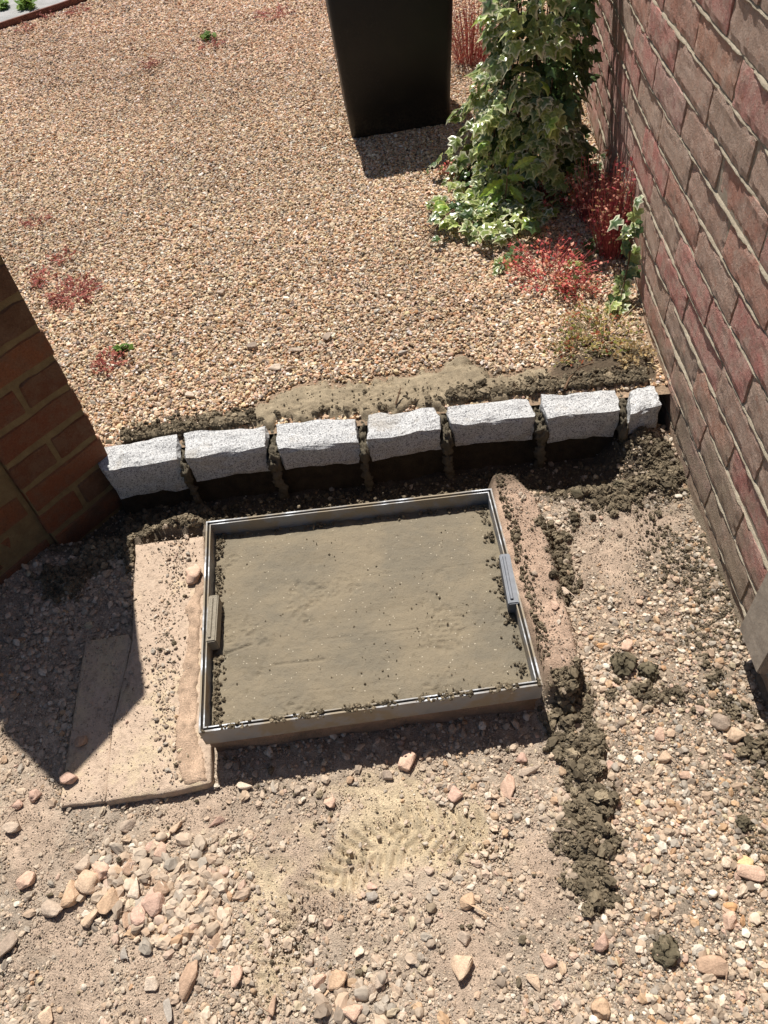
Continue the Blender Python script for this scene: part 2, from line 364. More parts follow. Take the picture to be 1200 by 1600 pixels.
def dug_h(X, Y, fine=True):
    u, v = px_of(X, Y, np.full(X.shape, -0.1))
    m = masks(u, v)
    h = -0.106 + 0.010 * fbm(X * 3.1, Y * 3.1, 3, 3) + 0.005 * fbm(X * 14, Y * 14, 3, 9)
    t = y_front(X) - Y
    edge = 0.11 + 0.035 * fbm(X * 9, Y * 9, 3, 21)
    tr = (1 - sstep(edge - 0.04, edge + 0.03, t)) * (1 - sstep(0.40, 0.50, X))
    h = h * (1 - tr) + (-0.158 + 0.008 * fbm(X * 20, Y * 20, 3, 2)) * tr
    cl = np.abs(fbm(X * 38, Y * 38, 3, 40))
    h = h + m['mortar'] * (0.002 + 0.011 * cl + 0.012 * fbm(X * 16, Y * 16, 2, 44))
    h = h + 0.055 * np.exp(-(((X - 0.50) / 0.06) ** 2 + ((Y - (y_front(X) - 0.02)) / 0.07) ** 2))    # crumbs banked up at the last sett
    h = h + 0.05 * np.exp(-(((X + 0.60) / 0.10) ** 2 + ((Y - 1.155) / 0.055) ** 2)) * (0.8 + 0.6 * fbm(X * 40, Y * 40, 2, 77))
    h = h * (1 - m['haunch_r']) + m['haunch_r'] * (-0.050 + 0.006 * fbm(X * 25, Y * 25, 3, 51))
    h = h * (1 - m['haunch_l']) + m['haunch_l'] * (-0.0795 + 0.005 * fbm(X * 25, Y * 25, 3, 52))
    h = np.where(m['slab'] > 0.5, np.minimum(h, -0.104) * (1 - m['haunch_l']) + np.maximum(h, -0.10) * m['haunch_l'], h)
    if fine:
        h = h + (0.0045 - 0.003 * m['smooth']) * fbm(X * 75, Y * 75, 3, 31) + 0.0018 * fbm(X * 190, Y * 190, 2, 33)
        for (cu, cv, ang, ln, wd) in ((500, 1400, 0.7, 0.13, 0.05), (425, 1515, 0.85, 0.12, 0.05), (700, 1300, -0.25, 0.12, 0.05), (580, 1330, 0.3, 0.1, 0.05)):
            c = g(cu, cv, -0.1); a = (X - c[0]) * math.cos(ang) + (Y - c[1]) * math.sin(ang); b = -(X - c[0]) * math.sin(ang) + (Y - c[1]) * math.cos(ang)
            w = 1 - sstep(0.75, 1.05, np.sqrt((a / ln) ** 2 + (b / wd) ** 2))
            tread = np.where(np.abs(b) < 0.006, 0.0, np.sin((a + np.abs(b) * 0.6) * 2 * math.pi / 0.021))
            h = h - w * (0.004 + 0.0045 * np.sign(tread) * np.minimum(1, np.abs(tread) * 2))
    return h

def dug_col(X, Y):
    u, v = px_of(X, Y, np.full(X.shape, -0.1)); m = masks(u, v)
    n1 = fbm(X * 6, Y * 6, 4, 61)[..., None]; n2 = fbm(X * 30, Y * 30, 3, 62)[..., None]
    base = np.array([0.42, 0.338, 0.258]); c = base * (1 + 0.28 * n1 + 0.30 * n2)
    c = c + n1 * np.array([0.02, 0.0, -0.012])
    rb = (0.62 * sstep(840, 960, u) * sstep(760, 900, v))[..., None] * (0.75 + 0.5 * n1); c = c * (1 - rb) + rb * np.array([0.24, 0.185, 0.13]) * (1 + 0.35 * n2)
    sm = m['smooth'][..., None]; c = c * (1 - sm * 0.8) + sm * 0.8 * np.array([0.47, 0.355, 0.265]) * (1 + 0.2 * n2)
    y = m['yellow'][..., None]; c = c * (1 - y * 0.9) + y * 0.9 * np.array([0.55, 0.445, 0.295]) * (1 + 0.22 * n2)
    k = m['haunch_r'][..., None]; c = c * (1 - k) + k * np.array([0.47, 0.335, 0.245]) * (1 + 0.3 * n2)
    k = m['haunch_l'][..., None]; c = c * (1 - k) + k * np.array([0.52, 0.37, 0.26]) * (1 + 0.25 * n2)
    k = 0.8 * m['mortar'][..., None]; c = c * (1 - k) + k * np.array([0.15, 0.122, 0.083]) * (1 + 0.5 * n2)
    t = (y_front(X) - Y)[..., None]; trench_shade = (1 - sstep(0.10, 0.20, t)); c = c * (1 - trench_shade * 0.85) + trench_shade * 0.85 * np.array([0.075, 0.056, 0.037]) * (1 + 0.4 * n2)  # dark trench dirt, taken nearer black to put in the setts' shade
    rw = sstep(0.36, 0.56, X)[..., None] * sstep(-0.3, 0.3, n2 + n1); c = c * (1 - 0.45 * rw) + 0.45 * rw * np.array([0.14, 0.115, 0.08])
    return np.clip(c, 0.01, 0.9)

# large base ground, out to the horizon, below everything
bm = bmesh.new()
for s, z in ((60, -0.35),):
    vs = [bm.verts.new(p) for p in ((-s, -s, z), (s, -s, z), (s, s, z), (-s, s, z))]; bm.faces.new(vs)
gm = mat_plain('far_ground', (0.33, 0.25, 0.18), 0.95, 0.1, 0.3, 3)
props(link('ground', bm_mesh('ground', bm, gm)), kind='structure')

STEP = 0.0045
xs = np.arange(-1.55, 0.62, STEP); ys = np.arange(-0.55, 1.45, STEP)
X, Y = np.meshgrid(xs, ys); Z = dug_h(X, Y)
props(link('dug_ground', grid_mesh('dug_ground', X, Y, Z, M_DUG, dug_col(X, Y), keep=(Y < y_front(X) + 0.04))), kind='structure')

# gravel bed: brown soil under the pea shingle
def bed_h(X, Y):
    return -0.010 + 0.007 * fbm(X * 2.2, Y * 2.2, 3, 71) + 0.003 * fbm(X * 12, Y * 12, 2, 72)
SOILPATCH = [(830, 600), (860, 570), (905, 545), (960, 520), (1010, 540), (1025, 600), (960, 606), (850, 616)]
def dirt_mask(u, v):
    nz = 24 * (vnoise(u / 22, v / 22, 15) - 0.5)
    d = np.minimum(d_line(u, v, [(880, 585), (940, 570), (1005, 575)]) - 24, d_line(u, v, [(330, 655), (200, 690)]) - 10)
    d = np.minimum(d, d_line(u, v, [(720, 612), (790, 600), (850, 585)]) - 6)
    return 1 - sstep(-14, 14, d + nz)
xs = np.arange(-4.2, 1.45, 0.02); ys = np.arange(1.22, 6.6, 0.02)
X, Y = np.meshgrid(xs, ys); Z = bed_h(X, Y)
u, v = px_of(X, Y, Z); dm = dirt_mask(u, v)[..., None]
c = np.array([0.30, 0.215, 0.145]) * (1 + 0.3 * fbm(X * 5, Y * 5, 3, 73)[..., None]); c = c * (1 - dm) + dm * np.array([0.10, 0.075, 0.05])
props(link('gravel_bed', grid_mesh('gravel_bed', X, Y, Z + 0.012 * dm[..., 0], M_SOIL, c, keep=(Y > y_front(X) + 0.055))), kind='structure')

# ------------------------------------------------------------------ granite setts and their mortar
def rough_block(name, top, zt, height, mat, seed, parent=None, amp=0.004, n=(11, 6, 6)):
    """split-stone block: top = 4 world xy corners (bl, br, fr, fl)"""
    nx, ny, nz = n; bm = bmesh.new(); bmesh.ops.create_cube(bm, size=1)
    bmesh.ops.subdivide_edges(bm, edges=bm.edges[:], cuts=5, use_grid_fill=True)
    T = [np.array(p) for p in top]; cen = sum(T) / 4
    for v in bm.verts:
        a, b, c_ = v.co.x + 0.5, v.co.y + 0.5, v.co.z + 0.5
        lo = (1 - b) * ((1 - a) * T[3] + a * T[2]) + b * ((1 - a) * T[0] + a * T[1])
        k = 1.0 - 0.05 * (1 - c_); p = cen + (lo - cen) * k
        z = zt - height * (1 - c_)
        q = Vector((p[0], p[1], z)); s = Vector((seed * 3.7, seed * 1.3, 0))
        nv = mnoise.noise_vector(q * 22 + s) * amp * 1.5 + mnoise.noise_vector(q * 60 + s) * amp * 0.9
        ext = sum((abs(abs(x) - 0.5) < 1e-4) for x in v.co)
        q += nv
        if ext >= 2: q += (Vector((cen[0], cen[1], zt - height / 2)) - q).normalized() * (0.003 + 0.004 * abs(mnoise.noise(q * 45 + s)))
        v.co = q
    bmesh.ops.subdivide_edges(bm, edges=bm.edges[:], cuts=1, use_grid_fill=True, smooth=0.0)
    for v in bm.verts:
        v.co += mnoise.noise_vector(v.co * 130 + Vector((seed, 0, 0))) * amp * 0.45
    return bm_mesh(name, bm, mat, False)
SETT_LABEL = ['leftmost granite sett of the row, its end tucked behind the brick pillar', 'pale granite sett second from the brick pillar, with dirt piled behind it',
    'pale granite sett third from the brick pillar, above the lit mortar patch in the trench', 'short granite sett in the middle of the row, straight behind the cover',
    'longest granite sett of the row, behind the right corner of the cover', 'granite sett beside the small end stone, over the deepest shadow', 'small squarish granite end stone against the red brick wall']
for i, q in enumerate(SETTS):
    top = [g(x, y, TOPZ)[:2] for x, y in q]
    if i == 0:   # goes on behind the pillar
        top[0] = top[0] + (top[0] - top[1]) * 0.12; top[3] = top[3] + (top[3] - top[2]) * 0.25
    hgt = [0.105, 0.085, 0.075, 0.075, 0.078, 0.085, 0.08][i]
    c = sum(top) / 4; me = rel(rough_block('granite_sett', top, TOPZ, hgt, M_GRANITE, i + 1, amp=0.0042), (c[0], c[1], TOPZ - hgt))
    o = link('granite_sett', me, loc=(c[0], c[1], TOPZ - hgt)); props(o, SETT_LABEL[i], 'kerb stone', 'granite setts in a row across the gateway')

# concrete bed below the setts and the mortar in the gaps between them
def lumpy(name, pts_r, mat, seed, sub=2, amp=0.35, freq=70):
    bm = bmesh.new()
    for (p, r) in pts_r:
        res = bmesh.ops.create_icosphere(bm, subdivisions=sub, radius=1)
        for v in res['verts']:
            d = v.co.copy(); w = Vector((p[0] + d.x * r[0], p[1] + d.y * r[1], p[2] + d.z * r[2]))
            k = 1 + amp * mnoise.noise(w * freq + Vector((seed, 0, 0))) + amp * 0.6 * mnoise.noise(w * freq * 2.6)
            v.co = Vector((p[0] + d.x * r[0] * k, p[1] + d.y * r[1] * k, p[2] + d.z * r[2] * k))
    return bm_mesh(name, bm, mat, True)
fl = [_fl[0] + (_fl[0] - _fl[1]) * 0.3] + list(_fl) ; bk = [_bk[0] + (_bk[0] - _bk[1]) * 0.3] + list(_bk)
nn = 60; tx = np.linspace(fl[0][0], fl[-1][0] + 0.01, nn)
bedm = empty('sett_bed', (0, y_front(np.array([0.0]))[0], -0.15), 'concrete strip, coloured dark for shade, that carries the row of granite setts', 'mortar bed')
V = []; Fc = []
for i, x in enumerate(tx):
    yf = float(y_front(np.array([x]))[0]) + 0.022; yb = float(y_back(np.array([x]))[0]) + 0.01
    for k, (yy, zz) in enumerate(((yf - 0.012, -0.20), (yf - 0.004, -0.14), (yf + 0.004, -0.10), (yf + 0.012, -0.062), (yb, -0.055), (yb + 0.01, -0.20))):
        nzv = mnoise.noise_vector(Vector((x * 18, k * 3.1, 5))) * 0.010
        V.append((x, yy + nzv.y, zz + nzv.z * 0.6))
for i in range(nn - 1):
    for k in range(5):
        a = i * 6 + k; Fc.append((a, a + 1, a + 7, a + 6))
o = link('concrete_strip', rel(mesh('concrete_strip', V, Fc, mat_mortar('shaded_concrete', (0.085, 0.066, 0.045), (0.05, 0.04, 0.028), 0.006), True), bedm.location), bedm)  # strip colour brought near black to imitate shade below the setts
for i in range(6):
    a = np.array(SETTS[i][2], float); b = np.array(SETTS[i + 1][3], float); mf = (a + b) / 2
    a2 = np.array(SETTS[i][1], float); b2 = np.array(SETTS[i + 1][0], float); mb = (a2 + b2) / 2
    pf = g(*mf, TOPZ); pb = g(*mb, TOPZ); w = max(0.006, abs(b[0] - a[0]) / 1100 * 0.8 + 0.004)
    L = []
    for t in np.linspace(0, 1, 7):
        p = pb + (pf - pb) * t
        L.append(((p[0], p[1], TOPZ - 0.045 - 0.01 * RNG.random()), (w, 0.016, 0.026)))
    for t in np.linspace(0.1, 1, 5):          # the dribble that hangs down in front of the gap
        L.append(((pf[0] + RNG.normal(0, 0.003), pf[1] - 0.004 + RNG.normal(0, 0.003), -0.03 - 0.12 * t), (w * 0.6 + 0.002 + 0.003 * random.random(), 0.007, 0.020)))
    link('mortar_joint', rel(lumpy('mortar_joint', L, M_MORTAR_DARK, i, 3, 0.7, 120), bedm.location), bedm)

# mortar spread and trodden behind the setts
P_SMEAR = [(150, 690), (280, 672), (420, 660), (690, 634), (835, 618), (905, 606), (890, 585), (840, 575), (770, 580), (722, 552), (690, 564), (640, 584), (560, 590), (470, 598), (425, 616), (380, 640), (300, 652), (210, 676), (150, 688)]
xs = np.arange(-0.95, 0.42, 0.0045); ys = np.arange(1.28, 1.75, 0.0045); X, Y = np.meshgrid(xs, ys)
u, v = px_of(X, Y, np.full(X.shape, 0.008)); sm = soft_poly(u, v, P_SMEAR, 1)
dd = d_line(u, v, P_SMEAR + [P_SMEAR[0]]); dd = np.where(in_poly(u, v, P_SMEAR), dd, -dd) + 16 * fbm(u / 14, v / 14, 3, 91)
Z = -0.016 + 0.026 * sstep(-6, 14, dd) + 0.004 * fbm(X * 30, Y * 30, 3, 92) + 0.0025 * fbm(X * 110, Y * 110, 2, 93)
lump = 1 - sstep(330, 420, u); Z += lump * 0.012 * np.abs(fbm(X * 45, Y * 45, 3, 94)) * sstep(-6, 14, dd)
for (cu, cv, ang, ln, wd) in ((470, 632, 0.05, 0.11, 0.055), (590, 612, 0.2, 0.1, 0.045), (690, 592, 0.35, 0.12, 0.05), (770, 590, 0.35, 0.08, 0.04)):
    c = g(cu, cv, 0.008); a = (X - c[0]) * math.cos(ang) + (Y - c[1]) * math.sin(ang); b = -(X - c[0]) * math.sin(ang) + (Y - c[1]) * math.cos(ang)
    w = 1 - sstep(0.75, 1.0, np.sqrt((a / ln) ** 2 + (b / wd) ** 2))
    wv = fbm(X * 16, Y * 16, 2, 97); Z -= w * sstep(-0.15, 0.25, wv) * (0.002 + 0.0022 * np.sin((a * 0.35 + np.abs(b) + 0.01 * wv) * 2 * math.pi / 0.015))
c = np.array([0.34, 0.275, 0.185]) * (1 + 0.25 * fbm(X * 14, Y * 14, 4, 95)[..., None]); c = c * (1 - lump[..., None] * 0.45)
me = grid_mesh('mortar_smear', X, Y, Z, M_DUG, c, keep=(Z > -0.014) & (Y > y_back(X) - 0.012))
o = link('mortar_smear', me); props(o, 'grey brown mortar trodden flat with boot prints behind the granite setts', 'mortar')

# ------------------------------------------------------------------ recessed manhole cover
def inset(q, d):
    out = []
    n = len(q); cen = sum(q) / n
    for i in range(n):
        p, a, b = q[i], q[i - 1], q[(i + 1) % n]
        e1 = _n(p - a); e2 = _n(b - p); n1 = np.array([-e1[1], e1[0]]); n2 = np.array([-e2[1], e2[0]])
        if np.dot(n1, cen - p) < 0: n1 = -n1
        if np.dot(n2, cen - p) < 0: n2 = -n2
        bis = n1 + n2; out.append(p + bis * d / np.dot(bis, n1))
    return out
COVER = [np.array(p) for p in COVER]
cc = sum(COVER) / 4; cover = empty('manhole_cover', (cc[0], cc[1], -0.12), 'recessed steel manhole cover filled with grey concrete, two lifting lugs at its sides', 'manhole cover')
B = cover.location
def rails(name, q0, q1, z0, z1, mat, n=26, wob=0.0, parent=cover, tilt=0.0):
    for i in range(4):
        a0, b0, a1, b1 = q0[i], q0[(i + 1) % 4], q1[i], q1[(i + 1) % 4]; V = []; Fc = []
        for k in range(n + 1):
            t = k / n; p = a0 + (b0 - a0) * t; r = a1 + (b1 - a1) * t; e = 0 if k in (0, n) else wob
            dz = e * mnoise.noise(Vector((p[0] * 30, p[1] * 30, 1))); dn = (r - p) * e * 60 * mnoise.noise(Vector((p[0] * 25, p[1] * 25, 8)))
            V += [(*(p + dn), z1 + dz), (*(r + dn), z1 + dz), (*r, z0), (*p, z0)]
        for k in range(n):
            for j in range(4): Fc.append((k * 4 + j, k * 4 + (j + 1) % 4, k * 4 + 4 + (j + 1) % 4, k * 4 + 4 + j))
        Fc += [(0, 3, 2, 1), (4 * n, 4 * n + 1, 4 * n + 2, 4 * n + 3)]
        me = rel(mesh(name, V, Fc, mat), B)
        bm = bmesh.new(); bm.from_mesh(me); bmesh.ops.recalc_face_normals(bm, faces=bm.faces); bm.to_mesh(me); bm.free()
        link(name, me, parent)
rails('frame_rail', COVER, inset(COVER, 0.0032), -0.050, 0.0, M_METAL, wob=0.0006)
rails('tray_rim', inset(COVER, 0.0080), inset(COVER, 0.0102), -0.045, -0.0008, M_METAL, wob=0.0005)
rails('gap_dirt', inset(COVER, 0.0033), inset(COVER, 0.0079), -0.045, -0.0045, M_GAP, wob=0.003)
# concrete filling
q = inset(COVER, 0.0103); NXF, NYF = 220, 176
V = []; A, Bq = np.meshgrid(np.linspace(0, 1, NXF), np.linspace(0, 1, NYF))
P = ((1 - Bq)[..., None] * ((1 - A)[..., None] * q[3] + A[..., None] * q[2]) + Bq[..., None] * ((1 - A)[..., None] * q[0] + A[..., None] * q[1]))
ed = np.minimum.reduce([A * 0.6, (1 - A) * 0.6, Bq * 0.47, (1 - Bq) * 0.47])
rough = (1 - sstep(0.0, 0.045, ed)); X, Y = P[..., 0], P[..., 1]
Z = -0.034 + 0.0022 * fbm(X * 7, Y * 7, 4, 120) + 0.0011 * fbm(X * 70, Y * 70, 3, 121) + rough * (0.004 * fbm(X * 60, Y * 60, 3, 122) - 0.004)
Z += -0.004 * sstep(0.22, 0.4, fbm(X * 11, Y * 11, 3, 123)) * np.abs(fbm(X * 90, Y * 90, 2, 124)) * 2
for (x0_, y0_, x1_, y1_, dp) in ((430, 1038, 507, 1030, .0035), (352, 1020, 392, 1007, .005), (480, 1002, 700, 978, .0012), (520, 905, 760, 880, .0010), (420, 1085, 640, 1062, .0010)):
    a_ = g(x0_, y0_, -0.034); b_ = g(x1_, y1_, -0.034); Z -= dp * np.exp(-(d_line(X, Y, [a_[:2], b_[:2]]) / 0.0022) ** 2)
me = grid_mesh('concrete_fill', X, Y, Z, M_FILL); link('concrete_fill', rel(me, B), cover)
# bed of the frame
qb = inset(COVER, 0.004); bm = bmesh.new()
vt = [bm.verts.new((*p, -0.0475)) for p in qb]; vb = [bm.verts.new((*p, -0.16)) for p in inset(COVER, 0.012)]
for i in range(4): bm.faces.new((vt[i], vt[(i + 1) % 4], vb[(i + 1) % 4], vb[i]))
bm.faces.new(vt); bmesh.ops.subdivide_edges(bm, edges=bm.edges[:], cuts=14, use_grid_fill=True)
for w_ in bm.verts:
    if w_.co.z < -0.055: w_.co += mnoise.noise_vector(w_.co * 35) * 0.008
bmesh.ops.recalc_face_normals(bm, faces=bm.faces)
link('mortar_bed', rel(bm_mesh('mortar_bed', bm, mat_mortar('pink_mortar', (0.34, 0.235, 0.175), (0.22, 0.165, 0.12), 0.004), True), B), cover)
def lug(c0, c1, wid, ztop, h, mat):
    """a bevelled bar from c0 to c1 (world xy), leaning on the inside of the rim"""
    d = c1 - c0; L = np.linalg.norm(d); a = math.atan2(d[1], d[0])
    bm = bmesh.new(); bmesh.ops.create_cube(bm, size=1); bmesh.ops.scale(bm, vec=(L, wid, h), verts=bm.verts)
    bmesh.ops.bevel(bm, geom=bm.edges[:], offset=0.0022, segments=2, affect='EDGES')
    me = bm_mesh('lifting_lug', bm, mat); m = (c0 + c1) / 2
    o = link('lifting_lug', me, cover, (m[0] - B[0], m[1] - B[1], ztop - h / 2 - B[2]), (0, 0, a))
    bm = bmesh.new(); bmesh.ops.create_cube(bm, size=1); bmesh.ops.scale(bm, vec=(L * 0.86, wid * 0.3, 0.004), verts=bm.verts)
    bmesh.ops.bevel(bm, geom=bm.edges[:], offset=0.0012, segments=1, affect='EDGES')
    link('key_cap', bm_mesh('key_cap', bm, mat), o, (0, -wid * 0.12, h / 2 + 0.0015))
    return o
lug(g(334, 930, 0)[:2], g(329, 1003, 0)[:2], 0.020, 0.002, 0.034, mat_mortar('crusted_lug', (0.34, 0.30, 0.235), (0.27, 0.235, 0.18), 0.003))
lug(g(788, 866, 0)[:2], g(803, 944, 0)[:2], 0.021, 0.003, 0.034, M_DARKMETAL)

# ------------------------------------------------------------------ slabs
def flag(name, poly, zt, th, mat, seed, label, cat, group=None, z=None):
    pts = [g(x, y, zt)[:2] for x, y in poly]; c = sum(pts) / len(pts); base = (c[0], c[1], zt - th)
    bm = bmesh.new(); vs = [bm.verts.new((p[0] - c[0], p[1] - c[1], 0)) for p in pts]; f = bm.faces.new(vs)
    r = bmesh.ops.extrude_face_region(bm, geom=[f]); 
    for e in r['geom']:
        if isinstance(e, bmesh.types.BMVert): e.co.z += th
    bmesh.ops.recalc_face_normals(bm, faces=bm.faces)
    bmesh.ops.bevel(bm, geom=[e for e in bm.edges if (e.verts[0].co.z + e.verts[1].co.z) > th * 1.5], offset=0.0022, segments=1, affect='EDGES')
    bmesh.ops.triangulate(bm, faces=[f for f in bm.faces if len(f.verts) > 4])
    for _ in range(4): bmesh.ops.subdivide_edges(bm, edges=[e for e in bm.edges if e.calc_length() > 0.02], cuts=1, use_grid_fill=True)
    for v in bm.verts:
        w = v.co + Vector((seed, seed, 0)); v.co += mnoise.noise_vector(w * 12) * 0.0022 + mnoise.noise_vector(w * 55) * 0.0016
    o = link(name, bm_mesh(name, bm, mat, True), loc=base); return props(o, label, cat, group)
flag('stone_slab', P_SLAB, -0.084, 0.030, M_SLAB, 3, 'dusty pinkish sandstone slab lying flat along the left side of the manhole cover', 'stone slab')
flag('stone_slab', P_SLAB2, -0.093, 0.026, M_SLAB, 9, 'narrow sandstone slab strip on the outer left, mostly in the pillar shadow', 'stone slab')

# ------------------------------------------------------------------ the old brick wall on the right
XW = 0.586; TURN = math.radians(4.2); CRS = 0.077; Z0 = 0.627 - 10 * CRS          # top of a course at Z0 + k*CRS
def kink(z): return 1.63 + 0.72 * z
def wall_frame(s, z):
    k = kink(z) - 0.25; d = s - k                        # the wall bends gently over half a metre
    if d <= 0: return Vector((XW, s, z)), 0.0
    if d < 0.5: return Vector((XW + TURN * d * d, s, z)), -TURN * d / 0.5
    return Vector((XW + TURN * 0.25 + math.sin(TURN) * (d - 0.5), k + 0.5 + math.cos(TURN) * (d - 0.5), z)), -TURN
def brick_face(name, L, H, D, seed, mat, nx=16, nz=7, amp=0.0013):
    """rough brick: front face towards -x, length along y, height along z"""
    V = []; Fc = []
    for j in range(nz):
        for i in range(nx):
            a, b = i / (nx - 1), j / (nz - 1); y = (a - 0.5) * L; z = (b - 0.5) * H
            e = min(min(a, 1 - a) * L, min(b, 1 - b) * H); s = Vector((seed * 5.3, y, z))
            x = amp * mnoise.noise(s * 22) + amp * 0.8 * mnoise.noise(s * 110) + 0.0012 * max(0, mnoise.noise(s * 45 + Vector((9, 0, 0)))) + (0.0016 + 0.0022 * mnoise.noise(s * 60) if e < 1e-5 else 0)
            jit = mnoise.noise_vector(s * 50) * (0.0015 if e < 1e-5 else 0.003)
            V.append((x, y + jit.y, z + jit.z))
    for j in range(nz - 1):
        for i in range(nx - 1): a = j * nx + i; Fc.append((a, a + nx, a + nx + 1, a + 1))
    ring = [i for i in range(nx)] + [nx - 1 + nx * j for j in range(1, nz)] + [nx * (nz - 1) + i for i in range(nx - 2, -1, -1)] + [nx * j for j in range(nz - 2, 0, -1)]
    o = len(V)
    for r in ring: V.append((D, V[r][1], V[r][2]))
    m = len(ring)
    for k in range(m): Fc.append((ring[k], ring[(k + 1) % m], o + (k + 1) % m, o + k))
    me = mesh(name, V, Fc, mat, False); return me
wall = empty('brick_wall', (XW + 0.11, 1.2, -0.2), 'old weathered red brick wall with pale raised mortar joints along the right', 'wall')
WB = wall.location
BV = [brick_face('brick', 0.2345, 0.0715, 0.09, i, M_BRICK) for i in range(12)]
HB = [brick_face('brick', 0.108, 0.066, 0.09, 40 + i, M_BRICK, nx=6) for i in range(3)]
far = []
phase = {0: 0.07, 1: 0.19}
rows = range(-1, 19)
for r in rows:
    zc = Z0 + r * CRS - 0.004 - 0.0352
    ph = (1.66 if (r % 2 == 1) else 1.53) + random.uniform(-0.03, 0.03)
    s = ph - 0.241 * 9
    while s < 6.3:
        c = s + 0.1205; p, a = wall_frame(c, zc)
        vis = -0.05 < c < kink(zc) + 0.55
        me = BV[random.randrange(12)]
        loc = Vector((p.x + random.uniform(-0.0018, 0.0022), p.y, p.z + random.uniform(-0.0012, 0.0012)))
        rot = (random.uniform(-0.012, 0.012), random.uniform(-0.03, 0.03), a + random.uniform(-0.008, 0.008) + (math.pi if random.random() < 0 else 0))
        if vis and len([1 for ch in wall.children]) < 292:
            o = link('brick', me, wall, loc - WB, rot)
            if random.random() < 0.25: o.scale = (1, random.uniform(0.97, 1.0), random.uniform(0.97, 1.01))
        elif c > -0.6:
            far.append((loc, rot, me))
        s += 0.241
def join(name, items, mat):
    bm = bmesh.new()
    for loc, rot, me in items:
        b2 = me.copy(); from mathutils import Euler
        b2.transform(Matrix.Translation(loc) @ Euler(rot).to_matrix().to_4x4()); bm.from_mesh(b2); bpy.data.meshes.remove(b2)
    return bm_mesh(name, bm, mat)
props(link('far_bricks', rel(join('far_bricks', far, M_BRICK), WB), wall), kind='stuff')
# body of the wall behind the joints
def ribbon(s_list, sec, mat, name):
    """sweep a section [(out, z)] along the wall; out > 0 stands proud of the brick face"""
    V = []; Fc = []; n = len(sec)
    for s in s_list:
        for k, (out, z) in enumerate(sec):
            p, a = wall_frame(s, z); V.append((p.x - out * math.cos(a), p.y - out * math.sin(a) * -1 * -1, z))
    for i in range(len(s_list) - 1):
        for k in range(n - 1): b = i * n + k; Fc.append((b, b + n, b + n + 1, b + 1))
    return mesh(name, V, Fc, mat)
ztop = Z0 + 18 * CRS
sl_ = np.concatenate([np.arange(-0.6, 6.35, 0.05)])
me = ribbon(sl_, [(-0.0035, -0.3)] + [(-0.004, z) for z in np.arange(-0.2, ztop, 0.06)] + [(-0.004, ztop), (-0.21, ztop), (-0.21, -0.3)], M_BACK, 'wall_core')
link('wall_core', rel(me, WB), wall)
def joint_mesh(zb, s0, s1, seed):
    """weathered pointing: leans out from under the upper brick to a ragged lip on the lower one"""
    V = []; Fc = []; ss = np.arange(s0, s1, 0.012)
    for s in ss:
        nz1 = mnoise.noise(Vector((s * 26, seed * 3.1, 0))); nz2 = mnoise.noise(Vector((s * 80, seed * 3.1, 4))); nz3 = mnoise.noise(Vector((s * 9, seed * 7.7, 9)))
        lip = (0.0006 if nz3 > -0.22 else -0.0022) + 0.0026 * nz1 + 0.0018 * nz2 + 0.002 * nz3; drop = 0.001 + 0.002 * nz2 + 0.002 * nz1
        for out, dz in ((-0.0050, 0.0055), (-0.0030, 0.0032 + 0.001 * nz2), (lip, 0.0006 + 0.001 * nz1), (lip * 0.7, -drop), (-0.006, -drop - 0.002)):
            p, a = wall_frame(s, zb); V.append((p.x - out * math.cos(a), p.y + out * math.sin(a), zb + dz))
    n = 5
    for i in range(len(ss) - 1):
        for k in range(n - 1): b = i * n + k; Fc.append((b, b + 1, b + n + 1, b + n))
    return mesh('bed_joint', V, Fc, M_MORTAR, True)
for r in rows:
    zb = Z0 + r * CRS - 0.004
    if r < 18: link('bed_joint', rel(joint_mesh(zb, -0.4, 4.2, r + 3), WB), wall)
# footing course under the wall, splashed with mortar
bm = bmesh.new(); n = 70
V = []; Fc = []
for i in range(n):
    s = -0.4 + 2.4 * i / (n - 1); w = Vector((s * 14, 2, 1))
    o1 = 0.002 + 0.006 * mnoise.noise(w) + 0.004 * mnoise.noise(w * 3.2); zt = -0.096 + 0.014 * mnoise.noise(w * 1.4)
    for x_, z_ in ((XW + 0.02, zt + 0.006), (XW - o1 * 0.6, zt), (XW - o1 - 0.012, zt - 0.03), (XW - o1 - 0.022, -0.2)): V.append((x_, s, z_))
for i in range(n - 1):
    for k in range(3): Fc.append((i * 4 + k, i * 4 + 4 + k, i * 4 + 5 + k, i * 4 + 1 + k))
link('footing', rel(mesh('footing', V, Fc, mat_mortar('splashed_footing', (0.26, 0.205, 0.15), (0.17, 0.135, 0.095), 0.006), True), WB), wall)

# flagstone leaning on the wall at the right edge
def leaning(px_pts, name, mat, th, label, cat):
    # corners given on a plane that stands 2 cm off the wall and leans on it
    P = []
    for (px, py, xw) in px_pts:
        r = R @ np.array([px - CX, py - CY, F]); t = xw / r[0]; P.append(CAMP + t * r)
    c = sum(P) / len(P); c[2] = min(p[2] for p in P)
    bm = bmesh.new(); a = [bm.verts.new(p - c) for p in P]; nrm = _n(np.cross(P[1] - P[0], P[2] - P[1]))
    if nrm[0] < 0: nrm = -nrm
    b = [bm.verts.new(p - c + nrm * th) for p in P]; n = len(P)
    bm.faces.new(a); bm.faces.new(b[::-1])
    for i in range(n): bm.faces.new((a[i], b[i], b[(i + 1) % n], a[(i + 1) % n]))
    bmesh.ops.recalc_face_normals(bm, faces=bm.faces); bmesh.ops.bevel(bm, geom=bm.edges[:], offset=0.003, segments=2, affect='EDGES')
    return props(link(name, bm_mesh(name, bm, mat), loc=c), label, cat)
